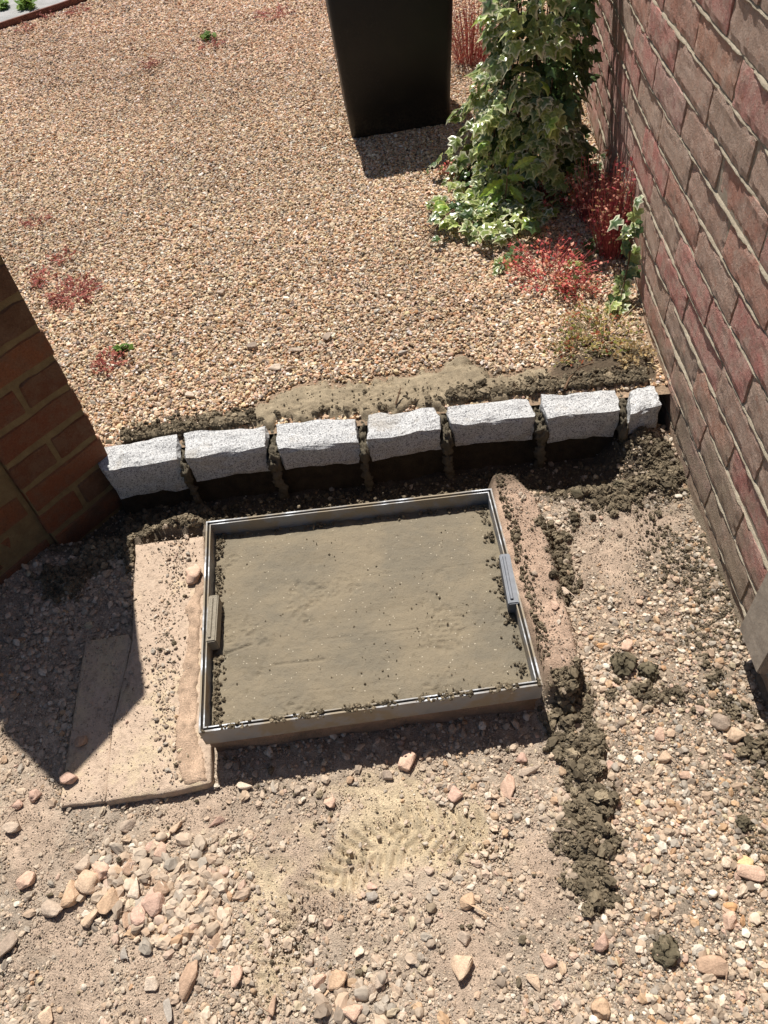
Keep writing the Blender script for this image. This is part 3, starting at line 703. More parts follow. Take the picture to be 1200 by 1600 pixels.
leaning([(1154, 981, 0.552), (1206, 876, 0.564), (1290, 900, 0.567), (1222, 985, 0.556), (1182, 1054, 0.546)], 'flagstone', M_FLAG, 0.022,
        'flat grey brown flagstone propped against the brick wall at the right edge', 'stone slab')

# ------------------------------------------------------------------ brick pillar with its low side wall on the left
PD = _n([0.62, 0.785]); PN = np.array([PD[1], -PD[0]])            # along the face; out of the face
RF = g(193, 755, -0.09)[:2]; PW = 0.215
pillar = empty('brick_pillar', (*(RF - PD * PW / 2 - PN * PW / 2), -0.15), 'orange red brick gate pillar in deep shade with yellowish mortar', 'pillar')
PB = pillar.location
def box_brick(name, L, W, H, seed, mat, amp=0.0022):
    bm = bmesh.new(); bmesh.ops.create_cube(bm, size=1); bmesh.ops.scale(bm, vec=(L, W, H), verts=bm.verts)
    bmesh.ops.subdivide_edges(bm, edges=[e for e in bm.edges if e.calc_length() > 0.09], cuts=3, use_grid_fill=True)
    bmesh.ops.bevel(bm, geom=[e for e in bm.edges if e.calc_face_angle(0) > 0.5], offset=0.004, segments=1, affect='EDGES')
    for v in bm.verts: v.co += mnoise.noise_vector(v.co * 40 + Vector((seed * 4.1, 0, 0))) * amp * 1.6
    return bm_mesh(name, bm, mat)
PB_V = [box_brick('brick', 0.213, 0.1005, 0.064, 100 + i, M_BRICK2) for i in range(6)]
ang = math.atan2(PD[1], PD[0])
def pill(pd, pn, z, me, quarter, extra=0.0):
    """a brick centred pd along the face from the right edge (towards the left is negative) and pn behind the face"""
    p = RF + PD * pd - PN * pn
    o = link('brick', me, pillar, Vector((p[0], p[1], z)) - PB, (random.uniform(-.008, .008), random.uniform(-.008, .008), ang + quarter * math.pi / 2 + extra + random.uniform(-.012, .012)))
    return o
ptop = -0.15 + 15 * 0.0765
for k in range(15):
    z = -0.15 + 0.0765 * k + 0.034; off = random.uniform(-0.003, 0.003)
    if k % 2 == 0:
        pill(-0.1075 + off, 0.0515, z, random.choice(PB_V), 0); pill(-0.1075 + off, 0.163, z, random.choice(PB_V), 0)
    else:
        pill(-0.0515 + off, 0.1075, z, random.choice(PB_V), 1); pill(-0.1635 + off, 0.1075, z, random.choice(PB_V), 1)
def obox(name, pd0, pd1, pn0, pn1, z0, z1, mat):
    c = [RF + PD * a - PN * b for a, b in ((pd0, pn0), (pd1, pn0), (pd1, pn1), (pd0, pn1))]
    bm = bmesh.new(); lo = [bm.verts.new((*p, z0)) for p in c]; hi = [bm.verts.new((*p, z1)) for p in c]
    bm.faces.new(lo[::-1]); bm.faces.new(hi)
    for i in range(4): bm.faces.new((lo[i], lo[(i + 1) % 4], hi[(i + 1) % 4], hi[i]))
    bmesh.ops.recalc_face_normals(bm, faces=bm.faces)
    bmesh.ops.subdivide_edges(bm, edges=bm.edges[:], cuts=6, use_grid_fill=True)
    for v in bm.verts: v.co += mnoise.noise_vector(v.co * 30) * 0.0012
    return link(name, rel(bm_mesh(name, bm, mat), PB), pillar)
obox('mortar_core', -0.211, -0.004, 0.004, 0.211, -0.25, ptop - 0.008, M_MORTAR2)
# side wall, a little behind the pillar's face, running on to the left of the camera
for k in range(9):
    z = -0.15 + 0.0765 * k + 0.034
    for j in range(5):
        a = -0.219 - 0.112 - 0.226 * j - (0.113 if k % 2 else 0) + (0.0565 if False else 0)
        if k % 2 and j == 0: 
            o = pill(-0.219 - 0.054, 0.012 + 0.055, z, random.choice(PB_V), 0); o.scale = (0.5, 1, 1)
        pill(a, 0.012 + 0.0515, z, random.choice(PB_V), 0)
obox('wall_core', -1.45, -0.213, 0.016, 0.13, -0.25, -0.15 + 9 * 0.0765 - 0.01, M_MORTAR2)
obox('footing', -1.3, 0.006, 0.006, 0.22, -0.26, -0.135, M_MORTAR_DARK)

# ------------------------------------------------------------------ bin
b0 = g(550, 216, 0)[:2]; b1 = g(704, 192, 0)[:2]; bd = _n(b1 - b0); bnn = np.array([-bd[1], bd[0]]); bw = np.linalg.norm(b1 - b0)
bc = (b0 + b1) / 2 + bnn * bw * 0.5; BH = 0.55
bin_o = empty('rubbish_bin', (bc[0], bc[1], -0.004), 'tall black plastic bin tapering to its base, standing on the gravel', 'bin')
def tub(name, prof, mat, segs=6, smooth=True):
    """rounded-square lathe: prof = [(half width, corner radius, z)]"""
    bm = bmesh.new(); rings = []
    for hw, cr, z in prof:
        ring = []
        for q in range(4):
            ca = q * math.pi / 2 + math.pi / 4
            cx, cy = (hw - cr) * math.copysign(1, math.cos(ca)), (hw - cr) * math.copysign(1, math.sin(ca))
            for s in range(segs + 1):
                a = q * math.pi / 2 + s / segs * math.pi / 2; ring.append(bm.verts.new((cx + cr * math.cos(a), cy + cr * math.sin(a), z)))
        rings.append(ring)
    n = len(rings[0])
    for r0, r1 in zip(rings[:-1], rings[1:]):
        for i in range(n): bm.faces.new((r0[i], r0[(i + 1) % n], r1[(i + 1) % n], r1[i]))
    bm.faces.new(rings[0][::-1]); bm.faces.new(rings[-1])
    bmesh.ops.recalc_face_normals(bm, faces=bm.faces); me = bm_mesh(name, bm, mat, False)
    for p in me.polygons: p.use_smooth = len(p.vertices) == 4
    return me
h = bw / 2; ba = math.atan2(bd[1], bd[0])
link('body', tub('body', [(h - 0.004, 0.022, 0), (h, 0.022, 0.006), (h + 0.053 * BH * 0.9, 0.026, BH * 0.9), (h + 0.053 * BH * 0.9 - 0.001, 0.026, BH * 0.905)], M_BIN), bin_o, rot=(0, 0, ba))
t_ = h + 0.053 * BH
link('rim', tub('rim', [(t_ + 0.001, 0.028, BH * 0.902), (t_ + 0.008, 0.03, BH * 0.91), (t_ + 0.008, 0.03, BH * 0.95), (t_ + 0.001, 0.028, BH * 0.955)], M_BIN), bin_o, rot=(0, 0, ba))
link('lid', tub('lid', [(t_ + 0.002, 0.028, BH * 0.957), (t_ + 0.006, 0.03, BH * 0.962), (t_ - 0.004, 0.03, BH * 0.985), (t_ - 0.05, 0.03, BH)], M_BIN), bin_o, rot=(0, 0, ba))

# ------------------------------------------------------------------ concrete paving at the far left, with its edging
e0 = g(-60, 66, 0.0); e1 = g(180, -14, 0.0); ed_ = _n((e1 - e0)[:2]); en = np.array([-ed_[1], ed_[0]])
pts = [e0[:2] - ed_ * 2 + en * 0.03, e1[:2] + ed_ * 4 + en * 0.03, e1[:2] + ed_ * 4 + en * 5, e0[:2] - ed_ * 2 + en * 5]
bm = bmesh.new(); lo = [bm.verts.new((*p, -0.2)) for p in pts]; hi = [bm.verts.new((*p, 0.018)) for p in pts]
bm.faces.new(hi)
for i in range(4): bm.faces.new((lo[i], lo[(i + 1) % 4], hi[(i + 1) % 4], hi[i]))
bmesh.ops.recalc_face_normals(bm, faces=bm.faces)
props(link('pavement', bm_mesh('pavement', bm, M_PAVE)), kind='structure')
n = 60; V = []; Fc = []
for i in range(n):
    p = e0[:2] - ed_ * 1.0 + ed_ * 3.6 * i / (n - 1); w = mnoise.noise(Vector((i * 0.35, 3, 0))) * 0.006
    for a, z in ((0.026, -0.1), (0.026, 0.024), (0.004, 0.026), (0.0, -0.1)): V.append((*(p + en * (a + w)), z + w * 0.6))
for i in range(n - 1):
    for k in range(3): Fc.append((i * 4 + k, i * 4 + 4 + k, i * 4 + 5 + k, i * 4 + 1 + k))
props(link('edging_board', mesh('edging_board', V, Fc, M_RUST)), 'thin rusty brown edging strip between the gravel and the grey paving', 'edging')

# ------------------------------------------------------------------ scatter of stones: geometry-node instances for what nobody could count
def scatter(name, P, rot, scl, col, vi, mat, angular, kind_label=None):
    me = bpy.data.meshes.new(name); n = len(P)
    me.vertices.add(n); me.vertices.foreach_set('co', np.asarray(P, np.float32).ravel())
    for nm, typ, arr, key in (('rot', 'FLOAT_VECTOR', rot, 'vector'), ('scl', 'FLOAT_VECTOR', scl, 'vector'), ('vi', 'INT', vi, 'value')):
        a = me.attributes.new(nm, typ, 'POINT'); a.data.foreach_set(key, np.asarray(arr, np.int32 if typ == 'INT' else np.float32).ravel())
    a = me.attributes.new('col', 'FLOAT_COLOR', 'POINT'); a.data.foreach_set('color', np.concatenate([col, np.ones((n, 1))], 1).astype(np.float32).ravel())
    me.materials.append(mat); o = link(name, me)
    ng = bpy.data.node_groups.new(name, 'GeometryNodeTree')
    ng.interface.new_socket('Geometry', in_out='INPUT', socket_type='NodeSocketGeometry'); ng.interface.new_socket('Geometry', in_out='OUTPUT', socket_type='NodeSocketGeometry')
    N = ng.nodes; L = ng.links; gi = N.new('NodeGroupInput'); go = N.new('NodeGroupOutput'); jn = N.new('GeometryNodeJoinGeometry')
    for k, (sub, freq, amp, smooth, det) in enumerate(angular):
        ico = N.new('GeometryNodeMeshIcoSphere'); ico.inputs['Radius'].default_value = 0.5; ico.inputs['Subdivisions'].default_value = sub
        sp = N.new('GeometryNodeSetPosition'); nz = N.new('ShaderNodeTexNoise'); nz.noise_dimensions = '4D'
        nz.inputs['W'].default_value = 3.7 * k + 1.3; nz.inputs['Scale'].default_value = freq; nz.inputs['Detail'].default_value = det
        s1 = N.new('ShaderNodeVectorMath'); s1.operation = 'SUBTRACT'; s1.inputs[1].default_value = (0.5, 0.5, 0.5)
        s2 = N.new('ShaderNodeVectorMath'); s2.operation = 'SCALE'; s2.inputs['Scale'].default_value = amp
        L.new(nz.outputs['Color'], s1.inputs[0]); L.new(s1.outputs[0], s2.inputs[0]); L.new(s2.outputs[0], sp.inputs['Offset'])
        L.new(ico.outputs['Mesh'], sp.inputs['Geometry'])
        ss = N.new('GeometryNodeSetShadeSmooth'); ss.inputs['Shade Smooth'].default_value = smooth; L.new(sp.outputs[0], ss.inputs[0])
        sm = N.new('GeometryNodeSetMaterial'); sm.inputs['Material'].default_value = mat; L.new(ss.outputs[0], sm.inputs[0])
        gt = N.new('GeometryNodeGeometryToInstance'); L.new(sm.outputs[0], gt.inputs[0]); L.new(gt.outputs[0], jn.inputs[0])
    ip = N.new('GeometryNodeInstanceOnPoints'); ip.inputs['Pick Instance'].default_value = True
    def attr(nm, typ):
        x = N.new('GeometryNodeInputNamedAttribute'); x.data_type = typ; x.inputs['Name'].default_value = nm; return x.outputs[0]
    e2r = N.new('FunctionNodeEulerToRotation'); L.new(attr('rot', 'FLOAT_VECTOR'), e2r.inputs[0])
    L.new(gi.outputs[0], ip.inputs['Points']); L.new(jn.outputs[0], ip.inputs['Instance'])
    L.new(attr('vi', 'INT'), ip.inputs['Instance Index']); L.new(e2r.outputs[0], ip.inputs['Rotation']); L.new(attr('scl', 'FLOAT_VECTOR'), ip.inputs['Scale'])
    L.new(ip.outputs[0], go.inputs[0])
    md = o.modifiers.new('scatter', 'NODES'); md.node_group = ng
    return props(o, kind='stuff')
PEBBLE = [(3, 1.3, 0.55, True, 1), (3, 1.6, 0.6, True, 1), (3, 1.1, 0.7, True, 1), (2, 2.2, 0.8, False, 1), (2, 1.8, 0.95, False, 1), (2, 2.6, 0.8, False, 1)]
CHIP = [(1, 2.6, 1.0, False, 1), (1, 3.4, 0.9, False, 1), (2, 2.8, 1.05, False, 2), (2, 3.6, 0.95, False, 2), (2, 2.1, 1.1, False, 1), (2, 4.4, 0.9, False, 2), (3, 1.5, 0.75, True, 2), (2, 1.9, 0.9, False, 1)]
CLOD = [(3, 3.0, 1.25, False, 5), (3, 4.2, 1.2, False, 5), (2, 2.4, 1.2, False, 4), (2, 4.0, 1.2, False, 4), (3, 6.0, 1.0, False, 5)]
GRIT = [(1, 2.6, 1.0, False, 1), (1, 3.6, 0.9, False, 1), (1, 1.7, 1.1, False, 1)]

PAL_G = np.array([srgb(*c) for c in ((206, 180, 148), (190, 162, 132), (218, 198, 172), (188, 148, 112), (156, 134, 110), (178, 164, 148), (128, 112, 96), (228, 218, 203), (198, 164, 138), (108, 97, 87), (172, 130, 94), (210, 186, 146))])
W_G = np.array([.18, .16, .13, .09, .10, .09, .06, .05, .07, .03, .03, .04]); W_G = W_G / W_G.sum()
PAL_R = np.array([srgb(*c) for c in ((200, 176, 150), (184, 157, 132), (210, 191, 168), (166, 146, 124), (154, 146, 134), (184, 148, 110), (126, 110, 95), (220, 210, 193), (194, 162, 142), (108, 99, 90), (172, 132, 94), (190, 174, 142))])
W_R = np.array([.17, .15, .14, .12, .10, .06, .08, .07, .07, .04, .03, .04]); W_R = W_R / W_R.sum()
def frustum(X, Y, z, mx=110, my=110):
    u, v = px_of(X, Y, z); return (u > -mx) & (u < 1200 + mx) & (v > -my) & (v < 1600 + my), u, v

# pea shingle behind the setts
n = 1250000
X = RNG.uniform(-3.4, 1.2, n); Y = RNG.uniform(1.28, 5.6, n)
keep = RNG.random(n) < np.where(Y < 3.4, 1.0, np.clip(1.0 - (Y - 3.4) * 0.28, 0.45, 1)); X, Y = X[keep], Y[keep]
Z = bed_h(X, Y); ok, u, v = frustum(X, Y, Z)
ok &= (Y > y_back(X) + 0.012); ok &= ((X - e0[0]) * en[0] + (Y - e0[1]) * en[1] < -0.004)
wx = np.where(Y > 1.7, XW + 0.02 + 0.12 * np.maximum(0, Y - 1.63), XW - 0.004); ok &= X < wx
sd = d_line(u, v, P_SMEAR + [P_SMEAR[0]]); sd = np.where(in_poly(u, v, P_SMEAR), sd, -sd) + 16 * fbm(u / 14, v / 14, 3, 91)
dm = dirt_mask(u, v); cov = 1 - 0.94 * sstep(-4, 6, sd); cov = cov * (1 - 0.72 * dm)
bare = sstep(0.28, 0.55, fbm(X * 4.5, Y * 4.5, 3, 141)); cov = cov * (1 - 0.45 * bare)
ok &= RNG.random(len(X)) < cov
X, Y, Z, bare, u, v = X[ok], Y[ok], Z[ok], bare[ok], u[ok], v[ok]; n = len(X)
sz = np.clip(RNG.lognormal(math.log(0.0060), 0.32, n), 0.003, 0.015) * np.where(Y > 3.4, 1 + (Y - 3.4) * 0.16, 1)
scl = np.stack([sz * RNG.uniform(0.95, 1.55, n), sz * RNG.uniform(0.7, 1.05, n), sz * RNG.uniform(0.42, 0.8, n)], 1)
rot = np.stack([RNG.normal(0, 0.42, n), RNG.normal(0, 0.42, n), RNG.uniform(0, 6.28, n)], 1)
ci = RNG.choice(len(PAL_G), n, p=W_G); col = PAL_G[ci] * RNG.uniform(0.78, 1.18, (n, 1)) * RNG.uniform(0.95, 1.05, (n, 3))
tint = fbm(X * 2.6, Y * 2.6, 3, 151)[:, None]; col = col * (1 + 0.22 * tint)
farr = sstep(2.4, 4.6, Y)[:, None]; col = col * (1 - farr * np.array([0.0, 0.06, 0.06]))
P = np.stack([X, Y, Z + RNG.uniform(-0.001, 0.007, n) + sz * 0.12], 1)
scatter('gravel', P, rot, scl, np.clip(col, 0.01, 0.9), RNG.integers(0, 6, n), M_STONE, PEBBLE)
print('gravel', n)

# rubble on the dug ground
n = 1000000
X = RNG.uniform(-1.35, 0.60, n); Y = RNG.uniform(-0.15, 1.36, n); ok, u, v = frustum(X, Y, np.full(n, -0.1), 140, 140)
X, Y, u, v = X[ok], Y[ok], u[ok], v[ok]; n = len(X)
m = masks(u, v)
dens = 0.16 + 0.55 * sstep(-0.10, 0.4, fbm(X * 7, Y * 7, 3, 161)) + 0.34 * sstep(820, 960, u) * sstep(850, 1000, v) + 0.45 * np.exp(-((u - 250) / 120) ** 2 - ((v - 1400) / 80) ** 2) + 0.25 * sstep(1480, 1560, v)
dens *= (1 - 0.93 * m['smooth']) * (1 - 0.78 * m['mortar']) * (1 - 0.97 * np.maximum(m['haunch_r'], m['haunch_l']))
t = y_front(X) - Y; dens *= np.where((X < 0.45) & (t < 0.16), 0.10, 1.0); dens *= 1 - 0.985 * m['slab']
slabdust = m['slab'] * np.exp(-((u - 270 - 15 * np.sin(v / 60)) / 18) ** 2) * 0.16
cov_in = in_poly(u, v, [(300, 790), (790, 745), (872, 1085), (300, 1170)]); dens = np.where(cov_in & (m['slab'] < 0.5), 0.0, dens + slabdust)
near = np.clip(1.35 - 0.5 * Y, 0.6, 1.3)
ok = RNG.random(n) < dens * 0.55; X, Y, u, v = X[ok], Y[ok], u[ok], v[ok]; n = len(X); slab = m['slab'][ok]; sm_ = m['smooth'][ok]; mo = m['mortar'][ok]
Z = dug_h(X, Y, False); onslab = (slab > 0.5); ins1 = in_poly(u, v, P_SLAB); Z = np.where(onslab, np.where(ins1, -0.083, -0.0925), Z)
big = RNG.random(n); sz = np.where(big < 0.70, RNG.uniform(0.0014, 0.0036, n), np.clip(RNG.lognormal(math.log(0.0049), 0.52, n), 0.0025, 0.0150))
clu = np.exp(-((u - 240) / 120) ** 2 - ((v - 1390) / 75) ** 2) + 0.7 * np.exp(-((u - 560) / 70) ** 2 - ((v - 1560) / 50) ** 2); sz = np.where((RNG.random(n) < 0.10 * clu) & (clu > 0.25), RNG.uniform(0.010, 0.024, n), sz)
sz = np.where(onslab, np.minimum(sz, 0.008), sz); sz = np.where(sm_ > 0.5, np.minimum(sz, 0.009), sz)
scl = np.stack([sz * RNG.uniform(0.95, 1.5, n), sz * RNG.uniform(0.75, 1.1, n), sz * RNG.uniform(0.5, 0.9, n)], 1)
rot = np.stack([RNG.normal(0, 0.35, n), RNG.normal(0, 0.35, n), RNG.uniform(0, 6.28, n)], 1)
ci = RNG.choice(len(PAL_R), n, p=W_R); col = PAL_R[ci] * RNG.uniform(0.72, 1.12, (n, 1))
dust = np.array([0.465, 0.378, 0.29]); kd = RNG.uniform(0.2, 0.75, (n, 1)) * (1 - 0.6 * sstep(880, 1000, u)[:, None]); col = col * (1 - kd) + dust * kd
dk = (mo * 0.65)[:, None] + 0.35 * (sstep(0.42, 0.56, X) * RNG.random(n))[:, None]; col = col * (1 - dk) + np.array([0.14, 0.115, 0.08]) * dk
P = np.stack([X, Y, Z + sz * RNG.uniform(0.08, 0.34, n)], 1)
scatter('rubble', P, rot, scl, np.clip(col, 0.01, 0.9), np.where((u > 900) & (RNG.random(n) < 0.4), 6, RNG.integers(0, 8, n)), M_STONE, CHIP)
print('rubble', n)

# grit: the fine grains of the dug soil
n = 260000
X = RNG.uniform(-1.3, 0.60, n); Y = RNG.uniform(-0.1, 1.34, n); ok, u, v = frustum(X, Y, np.full(n, -0.1), 90, 90)
ok &= ~in_poly(u, v, [(300, 805), (775, 755), (860, 1078), (300, 1155)]); X, Y, u, v = X[ok], Y[ok], u[ok], v[ok]; m = masks(u, v); n = len(X)
cl = 0.35 + 0.65 * sstep(-0.2, 0.35, fbm(X * 16, Y * 16, 3, 201)); ok = RNG.random(n) < cl * (1 - 0.75 * m['yellow']) * (1 - 0.72 * m['slab']) * (1 - 0.5 * m['haunch_l'])
X, Y, u, v = X[ok], Y[ok], u[ok], v[ok]; n = len(X); mo, ye, sb = m['mortar'][ok][:, None], m['yellow'][ok][:, None], m['slab'][ok]
Z = dug_h(X, Y, False); Z = np.where(sb > 0.5, np.where(in_poly(u, v, P_SLAB), -0.0835, -0.0925), Z)
sz = np.clip(RNG.lognormal(math.log(0.0019), 0.35, n), 0.0009, 0.0040); scl = sz[:, None] * RNG.uniform(0.7, 1.3, (n, 3)); rot = RNG.uniform(0, 6.28, (n, 3))
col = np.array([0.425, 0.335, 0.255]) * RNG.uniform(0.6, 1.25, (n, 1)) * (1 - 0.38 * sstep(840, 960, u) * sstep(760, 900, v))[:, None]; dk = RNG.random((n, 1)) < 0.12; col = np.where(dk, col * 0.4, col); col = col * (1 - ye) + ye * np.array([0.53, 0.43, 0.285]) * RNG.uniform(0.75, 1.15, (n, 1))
col = col * (1 - 0.8 * mo) + 0.8 * mo * np.array([0.125, 0.10, 0.064]); t = y_front(X) - Y; trench_shade = ((t < 0.15) & (X < 0.5))[:, None]; col = np.where(trench_shade, np.array([0.085, 0.065, 0.043]), col)  # grit in the trench gets the same painted shade
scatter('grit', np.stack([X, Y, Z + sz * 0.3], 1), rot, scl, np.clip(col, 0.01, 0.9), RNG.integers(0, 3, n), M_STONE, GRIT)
# crumbs of dark damp mortar
n = 700000
X = RNG.uniform(-1.0, 0.60, n); Y = RNG.uniform(-0.1, 1.40, n); ok, u, v = frustum(X, Y, np.full(n, -0.1), 60, 60)
X, Y, u, v = X[ok], Y[ok], u[ok], v[ok]; n = len(X); m = masks(u, v)
dens = m['mortar'] ** 1.3 * (0.62) + 0.005
t = y_front(X) - Y; dens = np.where((X < 0.5) & (t < 0.14) & (t > 0), np.maximum(dens, 0.22), dens)
dens = np.maximum(dens, 0.32 * sstep(0.40, 0.56, X) * (fbm(X * 13, Y * 13, 3, 171) > 0.05))
dens *= 1 - 0.9 * np.maximum(m['haunch_r'] * 0.6, m['haunch_l']); dens *= 1 - 0.985 * m['slab']
band = np.exp(-(d_line(u, v, [(775, 775), (800, 850), (825, 950), (850, 1040)]) / 10) ** 2); dens = np.maximum(dens, 0.4 * band * (v < 1060))
cov_in = in_poly(u, v, [(318, 812), (770, 760), (850, 1075), (308, 1150)]); dens = np.where(cov_in, 0, dens)
ok = RNG.random(n) < dens * 0.8; X, Y, u, v = X[ok], Y[ok], u[ok], v[ok]; n = len(X); mo = m['mortar'][ok]
Z = dug_h(X, Y, False) + 0.002
sz = np.clip(RNG.lognormal(math.log(0.0033), 0.65, n), 0.0012, 0.019) * (0.6 + 0.4 * mo)
# the same crumbs lie along the inner edges of the cover, on its front rim and behind the setts
ex = []
q1 = inset(COVER, 0.016)
for i, (cnt, spread) in enumerate(((160, 0.005), (420, 0.011), (300, 0.006), (460, 0.008))):
    a, b = q1[i], q1[(i + 1) % 4]; nin = _n(np.array([-(b - a)[1], (b - a)[0]])); nin = nin if np.dot(nin, cc - a) > 0 else -nin
    for _ in range(cnt):
        tt = random.random(); 
        if mnoise.noise(Vector((tt * 9, i * 5, 0))) < -0.12: continue
        p = a + (b - a) * tt + nin * abs(random.gauss(0, spread)); ex.append((p[0], p[1], -0.034, abs(random.gauss(0.0016, 0.0014)) + 0.0009))
q2 = inset(COVER, 0.002)
for _ in range(420):
    tt = random.random() ** 0.8; p = q2[3] + (q2[2] - q2[3]) * tt
    if mnoise.noise(Vector((tt * 14, 2, 0))) > -0.1: ex.append((p[0] + random.gauss(0, .001), p[1] + random.gauss(0.002, .004), 0.0, abs(random.gauss(0.002, 0.0014)) + 0.001))
for _ in range(300):
    tt = random.random(); p = q2[0] + (q2[1] - q2[0]) * tt; ex.append((p[0], p[1] + 0.004 + abs(random.gauss(0, .006)), -0.004 - 0.02 * random.random(), abs(random.gauss(0.0022, 0.0016)) + 0.001))
for _ in range(420):                                    # loose specks over the filling, thicker to the right
    a, b = random.random() ** 0.6, random.random(); p = (1 - b) * ((1 - a) * q1[3] + a * q1[2]) + b * ((1 - a) * q1[0] + a * q1[1])
    if fbm(np.array([p[0] * 12]), np.array([p[1] * 12]), 2, 181)[0] > 0.02: ex.append((p[0], p[1], -0.0335, abs(random.gauss(0.0009, 0.0008)) + 0.0006))
for _ in range(3200):                                   # behind the setts
    uu = random.uniform(190, 1010); yb_ = np.interp(uu, [190, 420, 690, 830, 1010], [690, 656, 630, 612, 596]); vv = yb_ - abs(random.gauss(0, 9))
    k = 1.0 if (uu < 400 or uu > 700) else 0.06
    if random.random() < k:
        p = g(uu, vv, 0.004); ex.append((p[0], p[1], 0.006, abs(random.gauss(0.0035, 0.0035)) + 0.0015))
for _ in range(700):                                    # grit trodden into the smear
    uu = random.uniform(380, 860); vv = random.uniform(560, 660)
    if in_poly(np.array([uu]), np.array([vv]), P_SMEAR)[0]: p = g(uu, vv, 0.008); ex.append((p[0], p[1], 0.009, abs(random.gauss(0.0012, 0.0012)) + 0.0007))
for _ in range(30):                                    # dusted over the slab beside the cover
    uu = random.gauss(275, 16); vv = random.uniform(850, 1200); p = g(uu, vv, -0.083); ex.append((p[0], p[1], -0.083, abs(random.gauss(0.002, 0.0016)) + 0.001))
ex = np.array(ex)
X = np.concatenate([X, ex[:, 0]]); Y = np.concatenate([Y, ex[:, 1]]); Z = np.concatenate([Z, ex[:, 2]]); sz = np.concatenate([sz, ex[:, 3] * 1.3]); n = len(X)
scl = sz[:, None] * RNG.uniform(0.65, 1.35, (n, 3)); rot = RNG.uniform(0, 6.28, (n, 3))
col = np.array([0.140, 0.113, 0.076]) * RNG.uniform(0.65, 1.45, (n, 1)); lit = RNG.random((n, 1)) < 0.12; col = np.where(lit, col * 1.7, col)
scatter('mortar_crumbs', np.stack([X, Y, Z + sz * 0.2], 1), rot, scl, col, RNG.integers(0, 5, n), M_CRUMB, CLOD)
print('crumbs', n)

# ------------------------------------------------------------------ single stones and lumps lying on the ground
def rock_mesh(name, L, W, H, seed, kind):
    rr = random.Random(seed); bm = bmesh.new()
    if kind == 'angular':
        n = 12
        for i in range(n):
            p = Vector((rr.uniform(-1, 1), rr.uniform(-1, 1), rr.uniform(-1, 1))); p = p.normalized() * rr.uniform(0.85, 1.15)
            p = Vector((max(-.8, min(.8, p.x)), max(-.8, min(.8, p.y)), max(-.72, min(.72, p.z)))); bm.verts.new(p)
        bmesh.ops.convex_hull(bm, input=bm.verts[:]); bmesh.ops.delete(bm, geom=[v for v in bm.verts if not v.link_faces], context='VERTS')
        bmesh.ops.bevel(bm, geom=bm.edges[:], offset=0.09, segments=1, affect='EDGES')
        bmesh.ops.triangulate(bm, faces=bm.faces[:]); bmesh.ops.subdivide_edges(bm, edges=[e for e in bm.edges if e.calc_length() > 0.5], cuts=1)
        k = 1.6; am = 0.05
    elif kind == 'round':
        bmesh.ops.create_icosphere(bm, subdivisions=3, radius=0.86); k = 1.35; am = 0.34
    else:                                                # a clod of damp mortar
        bmesh.ops.create_icosphere(bm, subdivisions=4, radius=0.8); k = 2.2; am = 0.34
    s = Vector((seed * 2.3, seed, 0))
    for v in bm.verts:
        v.co += mnoise.noise_vector(v.co * k + s) * am + mnoise.noise_vector(v.co * k * 3.1 + s) * am * (0.6 if kind == 'clod' else 0.25)
        if kind == 'clod': v.co += mnoise.noise_vector(v.co * 9 + s) * 0.09
    bmesh.ops.scale(bm, vec=(L / 2, W / 2, H / 2), verts=bm.verts)
    return bm_mesh(name, bm, M_ROCK, kind != 'angular')
CK = {'pink': (214, 172, 150), 'beige': (206, 176, 146), 'tan': (196, 158, 122), 'white': (226, 212, 194), 'grey': (166, 152, 138), 'dark': (112, 102, 94), 'brown': (158, 124, 100), 'blue': (138, 142, 142), 'orange': (206, 140, 76), 'yellow': (214, 182, 116), 'mortar': (98, 90, 72), 'rose': (192, 150, 136)}
